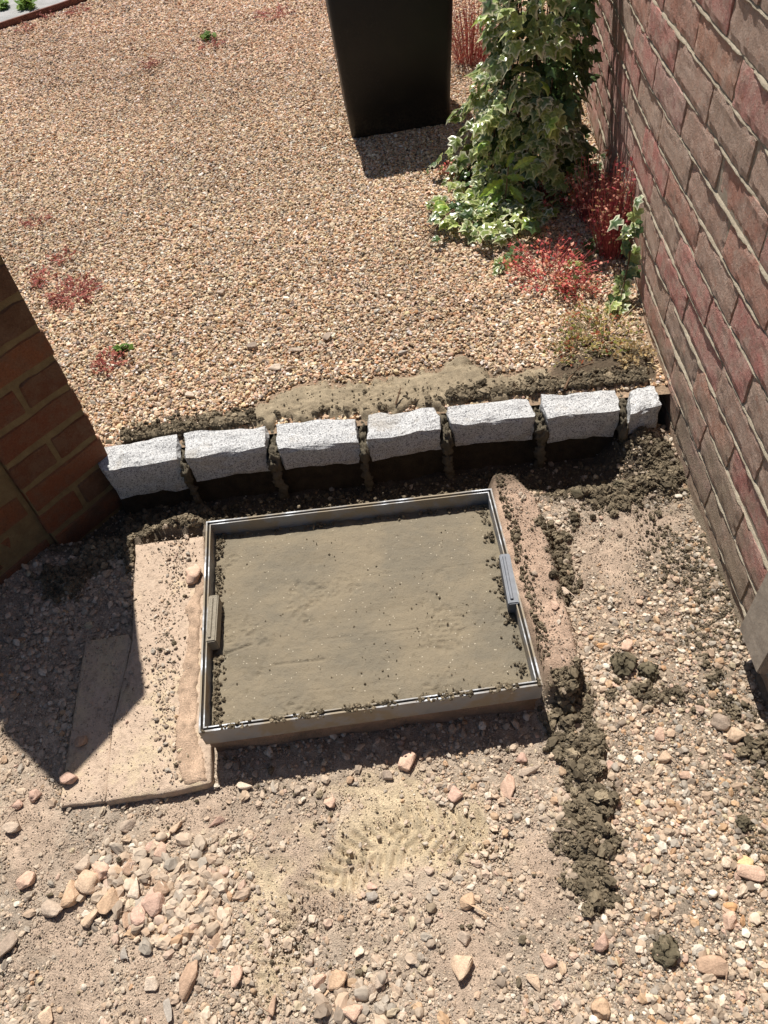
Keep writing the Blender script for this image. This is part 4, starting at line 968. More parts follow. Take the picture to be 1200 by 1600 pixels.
ROCKS = [  # photo x, y, long and short side in photo px, angle, colour, kind, name, label, category, height factor
 (140, 1380, 42, 30, -35, 'beige', 'round', 'stone', 'large pale beige stone at the upper left of the lower left stone cluster'),
 (113, 1400, 44, 30, 60, 'tan', 'round', 'stone', 'tan rounded stone leaning on the large beige one in the lower left cluster'),
 (172, 1412, 38, 33, 40, 'tan', 'round', 'stone', 'smooth tan stone in the middle of the lower left cluster'),
 (143, 1432, 38, 23, 65, 'beige', 'round', 'stone', 'long beige pebble pointing down left from the lower left cluster'),
 (243, 1408, 46, 40, -40, 'rose', 'angular', 'stone', 'largest flat rose grey stone of the lower left cluster'),
 (218, 1427, 44, 30, -60, 'rose', 'angular', 'stone', 'rose stone wedged just below the largest flat stone in the lower left'),
 (202, 1437, 32, 19, -75, 'brown', 'angular', 'stone', 'small dark brown stone at the lowest tip of the lower left cluster'),
 (257, 1385, 38, 31, -50, 'brown', 'angular', 'stone', 'brownish angular stone above the largest flat stone of the lower left cluster'),
 (215, 1390, 34, 25, 80, 'white', 'angular', 'stone', 'speckled white grey stone in the middle of the lower left cluster'),
 (130, 1352, 30, 26, 20, 'grey', 'round', 'stone', 'pale grey stone topping the lower left cluster'),
 (159, 1360, 33, 21, -30, 'pink', 'round', 'stone', 'pink oval stone right of the pale grey one above the lower left cluster'),
 (205, 1358, 28, 24, 50, 'brown', 'angular', 'stone', 'brown angular stone at the top middle of the lower left cluster'),
 (186, 1361, 20, 16, 10, 'tan', 'round', 'stone', 'small tan pebble between pink oval and brown stones of the lower left cluster'),
 (318, 1407, 36, 27, 35, 'beige', 'angular', 'stone', 'sharp edged beige block right of the lower left cluster'),
 (288, 1388, 29, 19, -20, 'grey', 'angular', 'stone', 'greyish wedge stone between the cluster and the sharp edged beige block'),
 (255, 1330, 26, 24, 80, 'pink', 'angular', 'stone', 'squarish pink stone above the lower left cluster'),
 (236, 1325, 22, 16, 70, 'rose', 'angular', 'stone', 'narrow rose chip left of the squarish pink stone'),
 (85, 1423, 36, 24, -15, 'grey', 'angular', 'stone', 'grey tan wedge stone casting a dark shadow left of the lower left cluster'),
 (43, 1378, 31, 24, 25, 'pink', 'angular', 'stone', 'pink triangular stone near the left edge'),
 (20, 1297, 28, 22, 0, 'grey', 'round', 'stone', 'grey stone at the left edge below the tip of the pillar shadow'),
 (55, 1245, 18, 18, 0, 'rose', 'round', 'stone', 'small rose pebble by the left corner of the stone slabs'),
 (28, 1258, 18, 15, 30, 'rose', 'round', 'stone', 'small rose pebble close to the left edge beyond the slabs'),
 (110, 1217, 30, 22, 15, 'rose', 'angular', 'stone', 'flat rose stone lying on the left corner of the slab strip'),
 (200, 1292, 30, 20, 15, 'grey', 'angular', 'stone', 'light grey split stone below the front edge of the slab'),
 (277, 1293, 26, 16, 40, 'beige', 'angular', 'stone', 'narrow beige chip below the right half of the slab edge'),
 (337, 1284, 36, 13, 15, 'rose', 'angular', 'stone', 'long thin rose sliver in front of the slab'),
 (383, 1229, 30, 19, 5, 'white', 'angular', 'stone', 'whitish pink stone right of the front corner of the slab'),
 (10, 1482, 48, 22, 55, 'dark', 'angular', 'stone', 'dark grey slate piece cut by the left edge'),
 (293, 1534, 66, 27, 68, 'brown', 'angular', 'stone', 'long brown wedge stone with a strong shadow near the bottom'),
 (305, 1452, 32, 23, 50, 'pink', 'round', 'stone', 'flat pink stone below the sharp edged beige block'),
 (337, 1470, 33, 19, -70, 'brown', 'angular', 'stone', 'upright brown stone right of the flat pink stone'),
 (370, 1525, 32, 22, -75, 'pink', 'round', 'stone', 'orange pink stone between the long brown wedge and the yellow sand'),
 (237, 1538, 26, 20, 0, 'white', 'round', 'stone', 'whitish pebble left of the long brown wedge'),
 (197, 1492, 20, 14, 85, 'blue', 'round', 'stone', 'small blue grey pebble below the lower left cluster'),
 (266, 1582, 40, 14, -65, 'blue', 'angular', 'stone', 'bluish slate sliver at the bottom edge'),
 (78, 1588, 26, 22, 40, 'beige', 'angular', 'stone', 'beige angular stone at the bottom edge on the left'),
 (607, 1212, 24, 20, 0, 'dark', 'round', 'stone', 'dark rounded stone in front of the cover, left of a pink block'),
 (635, 1192, 38, 30, 60, 'pink', 'angular', 'stone', 'pink block standing in front of the middle of the cover'),
 (515, 1255, 25, 20, -20, 'pink', 'round', 'stone', 'salmon pink pebble in front of the cover, on the yellow sand edge'),
 (711, 1243, 28, 24, 40, 'rose', 'angular', 'stone', 'rose stone in front of the right half of the cover'),
 (793, 1231, 46, 25, 60, 'pink', 'angular', 'stone', 'tall pale pink stone left of the dark mortar trail'),
 (828, 1206, 42, 17, 5, 'grey', 'round', 'stone', 'long flat grey pink stone at the edge of the dark mortar trail'),
 (815, 1187, 22, 20, 0, 'rose', 'round', 'stone', 'small rounded stone just above the long flat one by the mortar trail'),
 (720, 1509, 50, 34, 45, 'beige', 'angular', 'stone', 'largest beige block at the bottom, standing alone with its own shadow'),
 (730, 1408, 33, 24, 30, 'tan', 'round', 'stone', 'speckled tan stone right of the yellow sand'),
 (725, 1467, 24, 22, 0, 'grey', 'angular', 'stone', 'grey stone just above the largest beige block'),
 (673, 1421, 20, 18, 0, 'mortar', 'round', 'stone', 'olive green mossy pebble left of the speckled tan stone'),
 (671, 1440, 17, 12, 0, 'dark', 'round', 'stone', 'dark grey pebble just below the olive mossy one'),
 (528, 1531, 34, 31, 0, 'tan', 'angular', 'stone', 'large tan stone, the right one of a touching pair at the bottom'),
 (500, 1536, 26, 24, 0, 'pink', 'angular', 'stone', 'pinkish stone, the left one of a touching pair at the bottom'),
 (550, 1577, 35, 28, -35, 'pink', 'angular', 'stone', 'pink angular stone at the bottom edge below the touching pair'),
 (594, 1535, 26, 22, 60, 'grey', 'angular', 'stone', 'grey angular stone right of the touching pair at the bottom'),
 (582, 1548, 22, 18, 60, 'grey', 'angular', 'stone', 'darker grey chip below the grey angular stone at the bottom'),
 (430, 1571, 30, 20, -80, 'brown', 'round', 'stone', 'brown upright stone under the lower patch of yellow sand'),
 (582, 1384, 20, 15, 0, 'rose', 'round', 'stone', 'small rose pebble at the lower rim of the yellow sand'),
 (581, 1401, 18, 14, 0, 'blue', 'round', 'stone', 'small blue grey pebble at the lower rim of the yellow sand'),
 (560, 1486, 19, 17, 30, 'white', 'angular', 'stone', 'whitish chip in the middle of the bottom gravel'),
 (483, 1501, 20, 18, 0, 'grey', 'round', 'stone', 'grey pebble above the touching pair at the bottom'),
 (488, 1437, 14, 13, 0, 'white', 'angular', 'stone', 'small white chip below the boot print'),
 (944, 1474, 34, 29, -10, 'rose', 'angular', 'stone', 'rose brown block with a dark shadow below the end of the mortar trail'),
 (1139, 1440, 29, 27, 0, 'pink', 'angular', 'stone', 'squat pink stone in the gravel at the lower right'),
 (1171, 1367, 44, 24, -10, 'pink', 'angular', 'stone', 'flat pink slab of stone near the right edge'),
 (1162, 1346, 26, 20, -20, 'yellow', 'round', 'stone', 'yellowish stone behind the flat pink one near the right edge'),
 (1111, 1510, 44, 30, 0, 'brown', 'round', 'stone', 'rough brown conglomerate stone at the lower right'),
 (1147, 1152, 34, 26, -20, 'beige', 'angular', 'stone', 'pale broken stone near the right edge below the propped flagstone'),
 (1126, 1132, 28, 24, -50, 'dark', 'round', 'stone', 'dark grey rounded stone next to the pale broken one on the right'),
 (1029, 1148, 26, 18, 80, 'pink', 'round', 'stone', 'pink oval stone in the gravel right of the mortar trail'),
 (1036, 1186, 24, 18, 20, 'beige', 'angular', 'stone', 'beige three sided stone right of the mortar trail'),
 (1070, 1212, 22, 17, 0, 'pink', 'round', 'stone', 'pinkish pebble right of the beige three sided stone'),
 (949, 1199, 26, 14, 50, 'rose', 'angular', 'stone', 'thin rose stone at the right border of the mortar trail'),
 (980, 1012, 26, 20, 60, 'pink', 'angular', 'stone', 'bright pink stone behind the two dark lumps'),
 (940, 1063, 24, 15, 80, 'white', 'angular', 'stone', 'white chip left of the two dark lumps'),
 (958, 1071, 24, 13, 0, 'pink', 'round', 'stone', 'flat pink pebble below the left dark lump'),
 (941, 1013, 20, 15, 0, 'orange', 'round', 'stone', 'orange pebble left of the bright pink stone'),
 (987, 1345, 24, 15, 85, 'white', 'angular', 'stone', 'white upright chip right of the mortar trail'),
 (939, 1577, 28, 24, 0, 'tan', 'round', 'stone', 'tan stone at the bottom edge, right of the middle'),
 (834, 1536, 30, 22, -30, 'beige', 'angular', 'stone', 'beige stone near the bottom, left of the tan one'),
 (856, 1502, 30, 20, -40, 'pink', 'angular', 'stone', 'pink slanting stone near the bottom, below the pink dust'),
 (999, 1484, 17, 12, 0, 'white', 'round', 'stone', 'small white pebble right of the rose brown block'),
 (1156, 1478, 18, 13, 0, 'white', 'round', 'stone', 'small white pebble below the squat pink stone at the lower right'),
 (1141, 1418, 18, 12, 0, 'orange', 'round', 'stone', 'small orange pebble above the squat pink stone'),
 (999, 1255, 16, 11, 0, 'yellow', 'round', 'stone', 'small yellow pebble in the gravel right of the mortar trail'),
 (865, 948, 22, 16, -30, 'pink', 'angular', 'stone', 'pink stone outside the right haunching of the cover'),
 (880, 930, 26, 22, 0, 'grey', 'angular', 'stone', 'grey crusted stone beside the right haunching'),
 (900, 775, 24, 20, 0, 'mortar', 'round', 'mortar_lump', 'rounded grey lump at the mouth of the trench shadow under the setts'),
 (968, 760, 24, 19, 0, 'mortar', 'clod', 'mortar_lump', 'lump of mortar at the right end of the trench shadow'),
 (972, 1040, 40, 38, 70, 'mortar', 'clod', 'mortar_lump', 'bigger left one of two dark mortar lumps right of the cover'),
 (1012, 1051, 34, 30, 0, 'mortar', 'clod', 'mortar_lump', 'smaller right one of two dark mortar lumps right of the cover'),
 (1040, 1488, 40, 34, 20, 'mortar', 'clod', 'mortar_lump', 'dark mortar lump lying alone in the gravel at the lower right'),
 (1160, 1289, 28, 22, 0, 'mortar', 'clod', 'mortar_lump', 'dark mortar lump near the right edge above the pink flat stone'),
 (304, 900, 36, 26, 80, 'pink', 'round', 'stone', 'flat pink stone set against the left rail of the cover'),
 (130, 1160, 24, 20, 20, 'brown', 'round', 'stone', 'stone lying on the slab strip at the edge of the pillar shadow'),
 (345, 458, 18, 11, 0, 'grey', 'angular', 'stone', 'grey chip on the pea shingle far behind the setts'),
 (512, 528, 24, 14, 65, 'dark', 'angular', 'stone', 'dark upright chip on the shingle behind the middle setts'),
 (394, 542, 20, 14, 0, 'dark', 'angular', 'stone', 'dark grey chip on the shingle left of the middle'),
 (431, 575, 24, 13, 0, 'white', 'angular', 'stone', 'flat pale chip on the shingle behind the second sett'),
 (456, 576, 22, 9, 0, 'grey', 'angular', 'stone', 'thin grey chip touching the flat pale one'),
 (463, 548, 24, 10, 0, 'grey', 'angular', 'stone', 'long grey sliver on the shingle behind the third sett'),
 (630, 553, 20, 12, -20, 'blue', 'angular', 'stone', 'blue grey triangular chip on the shingle behind the fourth sett'),
 (568, 541, 18, 9, 0, 'grey', 'angular', 'stone', 'small grey flake on the shingle between dark and blue grey chips'),
 (343, 649, 22, 12, -20, 'white', 'angular', 'stone', 'pale chip in the mortar behind the second sett'),
 (312, 668, 22, 14, 20, 'grey', 'round', 'stone', 'grey stone in the mortar right behind the second sett'),
 (297, 618, 18, 11, -20, 'white', 'round', 'stone', 'whitish pebble on the shingle above the first gap of the setts'),
]
for i, (px, py, a, b, ang_, ck, kind, nm, lab) in enumerate(ROCKS):
    back = py < 680; z0 = 0.0 if back else -0.104
    if not back:
        p = g(px, py, z0); z0 = float(dug_h(np.array([p[0]]), np.array([p[1]]), False)[0])
        uv = (np.array([px * 1.0]), np.array([py * 1.0]))
        if in_poly(*uv, P_SLAB)[0]: z0 = -0.083
        elif in_poly(*uv, P_SLAB2)[0]: z0 = -0.092
    p = g(px, py, z0)
    depth = np.linalg.norm(p - CAMP); m = depth / F
    kind = 'angular' if (kind == 'round' and i % 5 and not back) else kind; wl_ = a * m * 1.04; ww = b * m * 1.08; th_ = math.radians(ang_); hh = ww * (0.75 if kind != 'clod' else (0.7 if a < 50 else 0.4)) * (0.8 if back else 1)
    cc_ = CK[ck]; seed = 700 + i
    c1 = srgb(*(x * 0.5 + y * 0.5 for x, y in zip(cc_, (208, 184, 160)))) if nm == 'stone' else srgb(*cc_); k = random.uniform(0.82, 0.98)
    me = rock_mesh(nm, wl_, ww, hh, seed, kind)
    o = link(nm, me, loc=(p[0], p[1], z0 + hh * (0.26 if kind != 'clod' else 0.2)), rot=(random.uniform(-.15, .15), random.uniform(-.15, .15), th_))
    o.color = (c1[0] * k, c1[1] * k, c1[2] * k, 1)
    props(o, lab, 'mortar lump' if nm == 'mortar_lump' else 'stone', 'lumps of damp mortar on the dug ground' if nm == 'mortar_lump' else ('chips lying on the pea shingle' if back else 'loose stones on the dug ground'))

# ------------------------------------------------------------------ ivy
OUT = [(0.0, 0.0), (0.26, -0.14), (0.50, 0.06), (0.36, 0.30), (0.52, 0.52), (0.24, 0.62), (0.0, 1.05), (-0.24, 0.62), (-0.52, 0.52), (-0.36, 0.30), (-0.50, 0.06), (-0.26, -0.14)]
def leaf_geo(seed, pale):
    r_ = random.Random(seed); V = []; C = []; cen = (0, 0.36)
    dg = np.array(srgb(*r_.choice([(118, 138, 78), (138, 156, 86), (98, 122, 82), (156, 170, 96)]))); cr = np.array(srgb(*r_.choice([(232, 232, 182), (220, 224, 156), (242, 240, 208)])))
    if pale == 0: dg = np.array(srgb(*r_.choice([(70, 96, 56), (84, 108, 62), (64, 90, 60)])))  # plain green leaves, darkened to give the ivy shaded gaps
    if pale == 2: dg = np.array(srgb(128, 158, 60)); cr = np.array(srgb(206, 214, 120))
    rim = cr if pale else dg * 1.25
    fold = r_.uniform(0.15, 0.45); curl = r_.uniform(0.1, 0.5)
    def zz(x, y): return -fold * abs(x) - curl * (y - 0.3) ** 2 + 0.05 * r_.uniform(-1, 1)
    V.append((0, 0.36, zz(0, 0.36) + 0.03)); C.append(dg * 1.15)
    for k, col in ((0.60, dg), (1.0, rim)):
        for (x, y) in OUT:
            j = r_.uniform(0.92, 1.08) if k < 1 else 1.0
            x_, y_ = cen[0] + (x - cen[0]) * k * j, cen[1] + (y - cen[1]) * k * j; V.append((x_, y_, zz(x_, y_))); C.append(col)
    n = len(OUT); Fc = [(0, 1 + i, 1 + (i + 1) % n) for i in range(n)] + [(1 + i, 1 + n + i, 1 + n + (i + 1) % n, 1 + (i + 1) % n) for i in range(n)]
    return np.array(V), Fc, np.array(C)
LEAVES = [leaf_geo(i, 1 if i < 7 else (0 if i < 11 else 2)) for i in range(12)]
def col_attr(me, C):
    a = me.attributes.new('col', 'FLOAT_COLOR', 'POINT'); a.data.foreach_set('color', np.concatenate([np.asarray(C), np.ones((len(C), 1))], 1).astype(np.float32).ravel())
LEAF_ME = []
for V, Fc, C in LEAVES:
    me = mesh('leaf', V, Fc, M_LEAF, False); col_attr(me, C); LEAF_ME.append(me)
def frame_from(nrm, tip):
    z = Vector(nrm).normalized(); y = Vector(tip); y = (y - z * y.dot(z)).normalized(); x = y.cross(z)
    return Matrix((x, y, z)).transposed()
def join_leaves(name, items, geos, mat, base):
    Vs, Fs, Cs, off = [], [], [], 0
    for (p, Rm, s, gi, tint) in items:
        V, Fc, C = geos[gi]; W_ = (np.array(Rm) @ (V * s).T).T + np.array(p) - np.array(base)
        Vs.append(W_); Fs += [tuple(i + off for i in f) for f in Fc]; Cs.append(np.clip(C * tint, 0, 1)); off += len(V)
    me = mesh(name, np.concatenate(Vs), Fs, mat, False); col_attr(me, np.concatenate(Cs)); return me
def tubes(name, paths, mat, base, sides=4):
    V, Fc = [], []
    for pts, r0, r1 in paths:
        n = len(pts); o = len(V)
        for i, p in enumerate(pts):
            p = Vector(p); t = (Vector(pts[min(i + 1, n - 1)]) - Vector(pts[max(i - 1, 0)])); t = t.normalized() if t.length > 1e-6 else Vector((0, 0, 1))
            a = t.orthogonal().normalized(); b = t.cross(a); r = r0 + (r1 - r0) * i / (n - 1)
            for k in range(sides):
                th = 2 * math.pi * k / sides; q = p + (a * math.cos(th) + b * math.sin(th)) * r - Vector(base); V.append(q)
        for i in range(n - 1):
            for k in range(sides): Fc.append((o + i * sides + k, o + i * sides + (k + 1) % sides, o + (i + 1) * sides + (k + 1) % sides, o + (i + 1) * sides + k))
    return mesh(name, V, Fc, mat, True)

KN = [0, 0.10, 0.3, 0.6, 1.0, 1.35]
def mound(z):
    f = lambda a: float(np.interp(z, KN, a))
    return f([.36, .385, .40, .435, .45, .46]), f([2.50, 2.50, 2.50, 2.52, 2.55, 2.57]), f([.24, .165, .13, .13, .15, .16]), f([.24, .20, .18, .19, .20, .2])
ivy_o = empty('ivy', (0.36, 2.5, 0.0), 'big mass of cream edged variegated ivy hanging over the brick wall behind the bin', 'ivy')
IB = ivy_o.location
items = []
tocam = lambda p: (Vector(CAMP) - Vector(p)).normalized()
for i in range(3000):
    z = random.random() ** 1.1 * 0.74; th = random.uniform(0, 2 * math.pi); cx, cy, rx, ry = mound(z)
    k = random.choice([1.1, 1.0, 0.85, 0.62]) * (1 + 0.5 * mnoise.noise(Vector((math.cos(th) * 2.2, math.sin(th) * 2.2, z * 9))) + random.gauss(0, 0.05))
    p = Vector((cx + rx * k * math.cos(th), cy + ry * k * math.sin(th), z + 0.01))
    out = Vector((math.cos(th) / rx, math.sin(th) / ry, 0)).normalized()
    if out.dot(tocam(p)) < -0.35 and random.random() < 0.75: continue
    # paler leaves stand for sun on the left, darker green ones for shade inside
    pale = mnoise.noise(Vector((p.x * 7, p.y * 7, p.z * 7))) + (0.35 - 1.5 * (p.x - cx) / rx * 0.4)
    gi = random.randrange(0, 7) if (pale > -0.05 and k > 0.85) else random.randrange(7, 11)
    if k > 0.95 and random.random() < 0.04: gi = 11
    nrm = out * 1.0 + Vector((0, 0, random.uniform(0.3, 1.8))) + Vector((random.gauss(0, .6), random.gauss(0, .6), random.gauss(0, .4)))
    tip = Vector((random.gauss(0, .5), random.gauss(0, .5), -1)) + out * 0.5
    s = random.uniform(0.02, 0.054) * (0.8 if k < 0.85 else 1.0)
    items.append((p, frame_from(nrm, tip), s, gi, random.uniform(0.8, 1.2)))
for i in range(230):                                     # runners over the gravel and out to the left
    t = random.random(); u_ = 682 + 180 * t + random.gauss(0, 12); v_ = 330 + 25 * math.sin(t * 3) - 18 * t + random.gauss(0, 16)
    p = Vector(g(u_, v_, 0.02)) + Vector((0, 0, random.uniform(0, 0.05)))
    items.append((p, frame_from((random.gauss(0, .35), random.gauss(-.2, .35), 1), (random.gauss(-.6, .6), random.gauss(-.6, .6), 0)), random.uniform(0.024, 0.045), random.choice([0, 1, 2, 3, 4, 5, 6, 9, 11]), random.uniform(0.85, 1.2)))
items.sort(key=lambda it: -(it[2] / (Vector(it[0]) - Vector(CAMP)).length) * (1 if it[0][2] < 0.62 else 0.01) * (1 if (Vector(it[0]) - IB).dot(tocam(it[0])) > 0.12 else 0.2))
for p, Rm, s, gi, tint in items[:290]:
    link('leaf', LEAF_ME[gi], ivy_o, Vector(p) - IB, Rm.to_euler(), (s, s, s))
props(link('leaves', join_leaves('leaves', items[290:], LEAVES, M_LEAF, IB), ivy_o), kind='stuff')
paths = []
for i in range(46):
    th = random.uniform(0, 6.28); pts = []
    for z in np.linspace(0, random.uniform(0.4, 0.74), 12):
        cx, cy, rx, ry = mound(z); k = 0.62 + 0.1 * math.sin(z * 9 + i); th += random.gauss(0, 0.12)
        pts.append((cx + rx * k * math.cos(th), cy + ry * k * math.sin(th), z))
    paths.append((pts, 0.004, 0.002))
for i in range(16):
    a = g(random.uniform(690, 860), random.uniform(310, 350), 0.01); d = Vector((random.gauss(-.12, .06), random.gauss(-.08, .06), 0)); pts = [Vector(a) + d * t + Vector((0, 0, 0.02 + 0.02 * math.sin(t * 6 + i))) for t in np.linspace(0, 1, 7)]; paths.append((pts, 0.0018, 0.0012))
link('stems', tubes('stems', paths, M_STALK, IB), ivy_o)

def small_ivy(pts_px, label, zs, n, sp):
    pw = [g(x, y, z) for (x, y), z in zip(pts_px, zs)]; b = pw[-1]; o = empty('ivy_runner', (b[0], b[1], 0.0), label, 'ivy', 'ivy runners at the foot of the wall')
    it = []
    for i in range(n):
        t = random.random() * (len(pw) - 1); k = min(int(t), len(pw) - 2); p = Vector(pw[k]) + (Vector(pw[k + 1]) - Vector(pw[k])) * (t - k) + Vector((random.gauss(0, sp), random.gauss(0, sp), random.gauss(0, sp * .6)))
        p.z = max(0.012, p.z); p.x = min(p.x, XW - 0.012 + 0.12 * max(0, p.y - 1.7))
        it.append((p, frame_from((random.gauss(-.5, .4), random.gauss(-.6, .4), random.uniform(.3, 1)), (random.gauss(0, .5), random.gauss(-.3, .4), -1)), random.uniform(0.026, 0.044), random.choice([0, 1, 2, 3, 4, 5, 6, 7, 9]), random.uniform(0.85, 1.15)))
    for p, Rm, s, gi, tint in it: link('leaf', LEAF_ME[gi], o, Vector(p) - o.location, Rm.to_euler(), (s, s, s))
    link('stem', tubes('stem', [([Vector(p) for p in pw], 0.0025, 0.0018)], M_STALK, o.location), o)
small_ivy([(986, 300), (990, 360), (982, 410), (972, 455), (965, 492)], 'short ivy runner climbing the corner of the brick wall', [0.26, 0.16, 0.09, 0.04, 0.0], 30, 0.014)
small_ivy([(845, 362), (812, 385), (788, 408), (778, 425)], 'ivy runner creeping out over the gravel in front of the red weeds', [0.02, 0.015, 0.012, 0.01], 14, 0.010)
small_ivy([(935, 372), (912, 392), (900, 410)], 'pale ivy runner among the red weeds by the wall', [0.04, 0.03, 0.02], 10, 0.014)

# ------------------------------------------------------------------ red stemmed weeds and other small plants
def lobed(seed, cols):
    r_ = random.Random(seed); V = [(0, 0, 0)]; C = []; base = np.array(srgb(*r_.choice(cols))); C.append(base); Fc = []
    for a in (-0.95, -0.5, 0, 0.5, 0.95):
        L = (1.0 if a == 0 else 0.85) * r_.uniform(0.8, 1.1); w = 0.15; d = np.array((math.sin(a), math.cos(a))); nn_ = np.array((d[1], -d[0])); o = len(V)
        for l, s in ((0.45, w), (0.45, -w), (0.75, w * .9), (0.75, -w * .9), (1.0, 0)):
            q = d * l * L + nn_ * s; V.append((q[0], q[1], 0.12 * l - 0.2 * l * l)); C.append(base * r_.uniform(0.8, 1.2))
        Fc += [(0, o + 1, o), (o, o + 1, o + 3, o + 2), (o + 2, o + 3, o + 4)]
    return np.array(V), Fc, np.array(C)
REDS = [(190, 78, 74), (208, 104, 96), (168, 70, 76), (192, 124, 92), (220, 164, 140)]
def weed(px, py, z, rad, hgt, n, label, cols, group=None, name='weed', stem=None, leaf=(0.005, 0.0105), cat='weed', upr=0.5):
    c = Vector(g(px, py, z)); b = (c.x, c.y, max(0, z) if z > -0.02 else z); o = empty(name, b, label, cat, group); geos = [lobed(seed + int(px), cols) for seed in range(8)]
    its, paths = [], []
    for i in range(n):
        th = random.uniform(0, 6.28); rr = rad * math.sqrt(random.random()); h = hgt * random.uniform(0.3, 1.0) * (1 - 0.4 * rr / rad)
        r0 = Vector(b) + Vector((math.cos(th), math.sin(th), 0)) * rr * 0.45; r1 = Vector(b) + Vector((math.cos(th) * rr, math.sin(th) * rr, h))
        lim = XW - 0.012 + 0.12 * max(0, r1.y - 1.75)
        r1.x = min(r1.x, lim); r0.x = min(r0.x, lim)
        mid = (r0 + r1) / 2 + Vector((random.gauss(0, .006), random.gauss(0, .006), h * 0.12)); paths.append(([r0, mid, r1], 0.0011, 0.0007))
        for k in range(random.choice([2, 3, 4])):
            t = random.uniform(0.5, 1.0); p = r0 + (r1 - r0) * t + Vector((random.gauss(0, .006), random.gauss(0, .006), random.gauss(0, .004)))
            its.append((p, frame_from((random.gauss(0, .5), random.gauss(-.2, .5), 1), (random.gauss(0, 1), random.gauss(0, 1), random.gauss(0, .3))), random.uniform(*leaf), random.randrange(8), random.uniform(0.75, 1.3)))
    props(link('leaves', join_leaves('leaves', its, geos, M_SMALLLEAF, b), o), kind='stuff')
    props(link('stems', tubes('stems', paths, stem or M_REDSTEM, b, 3), o), kind='stuff'); return o
G1 = 'red stemmed weeds along the wall and on the gravel'
weed(860, 425, 0, 0.16, 0.09, 135, 'widest red weed spreading over the gravel in front of the ivy', REDS, G1)
weed(905, 452, 0, 0.09, 0.07, 70, 'dull red weed with green tinges right of the widest red weed', REDS + [(96, 104, 52), (120, 120, 60)], G1)
weed(957, 395, 0, 0.09, 0.32, 190, 'tall crimson weed growing up against the wall corner', [(196, 84, 96), (208, 112, 114), (172, 78, 84), (204, 144, 122), (150, 120, 84)], G1)
weed(930, 340, 0, 0.10, 0.26, 120, 'rusty red weed between the ivy and the crimson weed', REDS + [(150, 90, 50)], G1)
weed(850, 320, 0, 0.10, 0.10, 70, 'red sprigs poking out of the foot of the ivy', REDS, G1)
weed(735, 95, 0, 0.14, 0.34, 170, 'reddish orange weed standing between the bin and the ivy', [(150, 62, 44), (168, 92, 52), (120, 50, 40), (110, 96, 50)], G1)
weed(705, 268, 0, 0.05, 0.05, 26, 'small red sprig at the right end of the bin shadow', REDS, G1)
MIXG = [(120, 122, 60), (150, 132, 74), (94, 100, 50), (150, 84, 56), (170, 150, 96)]
weed(945, 520, 0, 0.13, 0.05, 100, 'withered green and straw coloured weed above the end stone', MIXG, 'withered weeds behind the setts', stem=M_STRAW)
weed(900, 545, 0, 0.09, 0.04, 60, 'withered weed further left above the sixth sett', MIXG, 'withered weeds behind the setts', stem=M_STRAW)
weed(990, 560, 0, 0.06, 0.05, 50, 'dry straw tuft pressed against the foot of the wall', [(170, 146, 104), (146, 118, 80), (120, 96, 62)], 'withered weeds behind the setts', stem=M_STRAW)
DULL = [(150, 84, 72), (164, 100, 82), (134, 76, 70), (176, 122, 98)]
G2 = 'low dull red weeds in the open gravel'
for (px, py, r_, n_, lab) in [(115, 460, .085, 95, 'biggest dull red weed in the open gravel near the pillar'), (66, 436, .05, 34, 'small dull red weed left of the biggest one near the pillar'), (172, 568, .05, 34, 'dull red weed closest to the left setts'), (100, 402, .045, 26, 'thin red weed behind the biggest one near the pillar'),
        (232, 102, .05, 24, 'far dull red weed near the middle of the gravel'), (330, 70, .07, 22, 'faint reddish weed at the far gravel left of the bin'), (430, 22, .1, 50, 'reddish weed patch at the top left of the bin'), (60, 345, .06, 22, 'faint red weed at the left edge of the gravel'),
        (122, 18, .07, 34, 'dark red weed growing along the far edging'), (40, 45, .06, 26, 'red weed at the far left end of the edging'), (75, 25, .05, 20, 'small reddish weed beside the edging')]:
    weed(px, py, 0, r_ * 1.25, 0.03, int(n_ * 0.8), lab, DULL, G2, leaf=(0.005, 0.011))
GREEN = [(112, 140, 60), (138, 160, 76), (92, 122, 50)]
weed(327, 60, 0, 0.035, 0.03, 14, 'small bright green weed in the far gravel', GREEN, 'small green weeds', stem=M_STALK, leaf=(0.014, 0.03))
weed(190, 546, 0, 0.02, 0.025, 8, 'tiny green seedling in the gravel near the left setts', GREEN, 'small green weeds', stem=M_STALK, leaf=(0.01, 0.02))
weed(44, 12, 0.02, 0.05, 0.06, 26, 'green tuft growing on the far grey paving', GREEN, 'small green weeds', stem=M_STALK, leaf=(0.02, 0.04))
weed(4, 12, 0.02, 0.04, 0.05, 18, 'green tuft on the paving at the left edge', GREEN, 'small green weeds', stem=M_STALK, leaf=(0.02, 0.04))
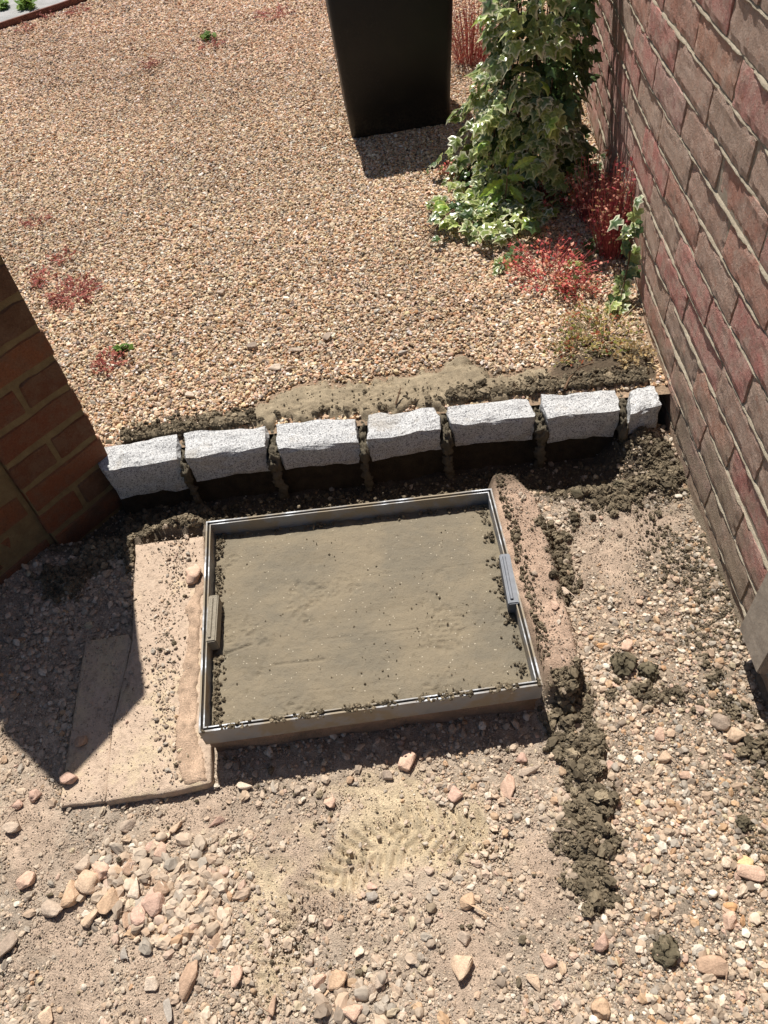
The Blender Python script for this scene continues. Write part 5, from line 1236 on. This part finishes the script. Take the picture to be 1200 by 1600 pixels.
# sow thistle with a few long bright leaves in front of the ivy
c = Vector((0.30, 2.235, 0.0)); th_o = empty('sow_thistle', c, 'bright yellow green thistle sprig with long toothed leaves growing through the ivy', 'weed')
def long_leaf(seed):
    r_ = random.Random(seed); V, C, Fc = [], [], []; gcol = np.array(srgb(*r_.choice([(142, 168, 66), (168, 186, 84), (112, 146, 62)])))
    n = 9
    for i in range(n + 1):
        t = i / n; w = 0.16 * math.sin(math.pi * min(1, t * 0.92 + 0.06)) * (1.25 if i % 2 else 0.8) + 0.005
        zc = 0.35 * t - 0.5 * t * t
        V += [(-w, t, zc + 0.05), (0, t, zc), (w, t, zc + 0.05)]; C += [gcol, gcol * 1.25, gcol]
    for i in range(n):
        a = i * 3; Fc += [(a, a + 1, a + 4, a + 3), (a + 1, a + 2, a + 5, a + 4)]
    return np.array(V), Fc, np.array(C)
for i, (dx, dy, z, s, tx, ty, tz) in enumerate([(0.02, 0, .15, .075, .8, -.1, .6), (0, .0, .13, .06, .9, -.5, .1), (-.01, 0, .12, .085, -.8, -.6, -.1), (0, 0, .16, .05, .2, -.3, .9), (0.01, 0, .10, .07, .5, -.8, -.3), (-.01, 0.01, .08, .06, -.5, -.8, .1)]):
    V, Fc, C = long_leaf(i); me = mesh('leaf', V, Fc, M_LEAF); col_attr(me, C)
    link('leaf', me, th_o, (dx, dy, z), frame_from((tx * -.3, -.8, .8), (tx, ty, tz)).to_euler(), (s, s, s))
link('stem', tubes('stem', [([(0.3, 2.25, 0), (0.30, 2.24, .08), (0.305, 2.235, .16)], .003, .002)], M_STALK, c), th_o)
# dry twigs
for (pts, lab) in [([(882, 608), (890, 590), (905, 575), (928, 566)], 'thin dry twig curling over the soil behind the sixth sett'), ([(468, 168), (480, 160), (494, 153)], 'short dark twig lying on the gravel left of the bin'),
                   ([(618, 632), (622, 620), (626, 606)], 'dark stick standing in the mortar behind the fourth sett')]:
    pw = [Vector(g(x, y, 0.012 + 0.01 * i)) for i, (x, y) in enumerate(pts)]
    props(link('twig', rel(tubes('twig', [(pw, 0.0028, 0.0015)], M_STALK, (0, 0, 0), 5), pw[0]), loc=pw[0]), lab, 'twig')
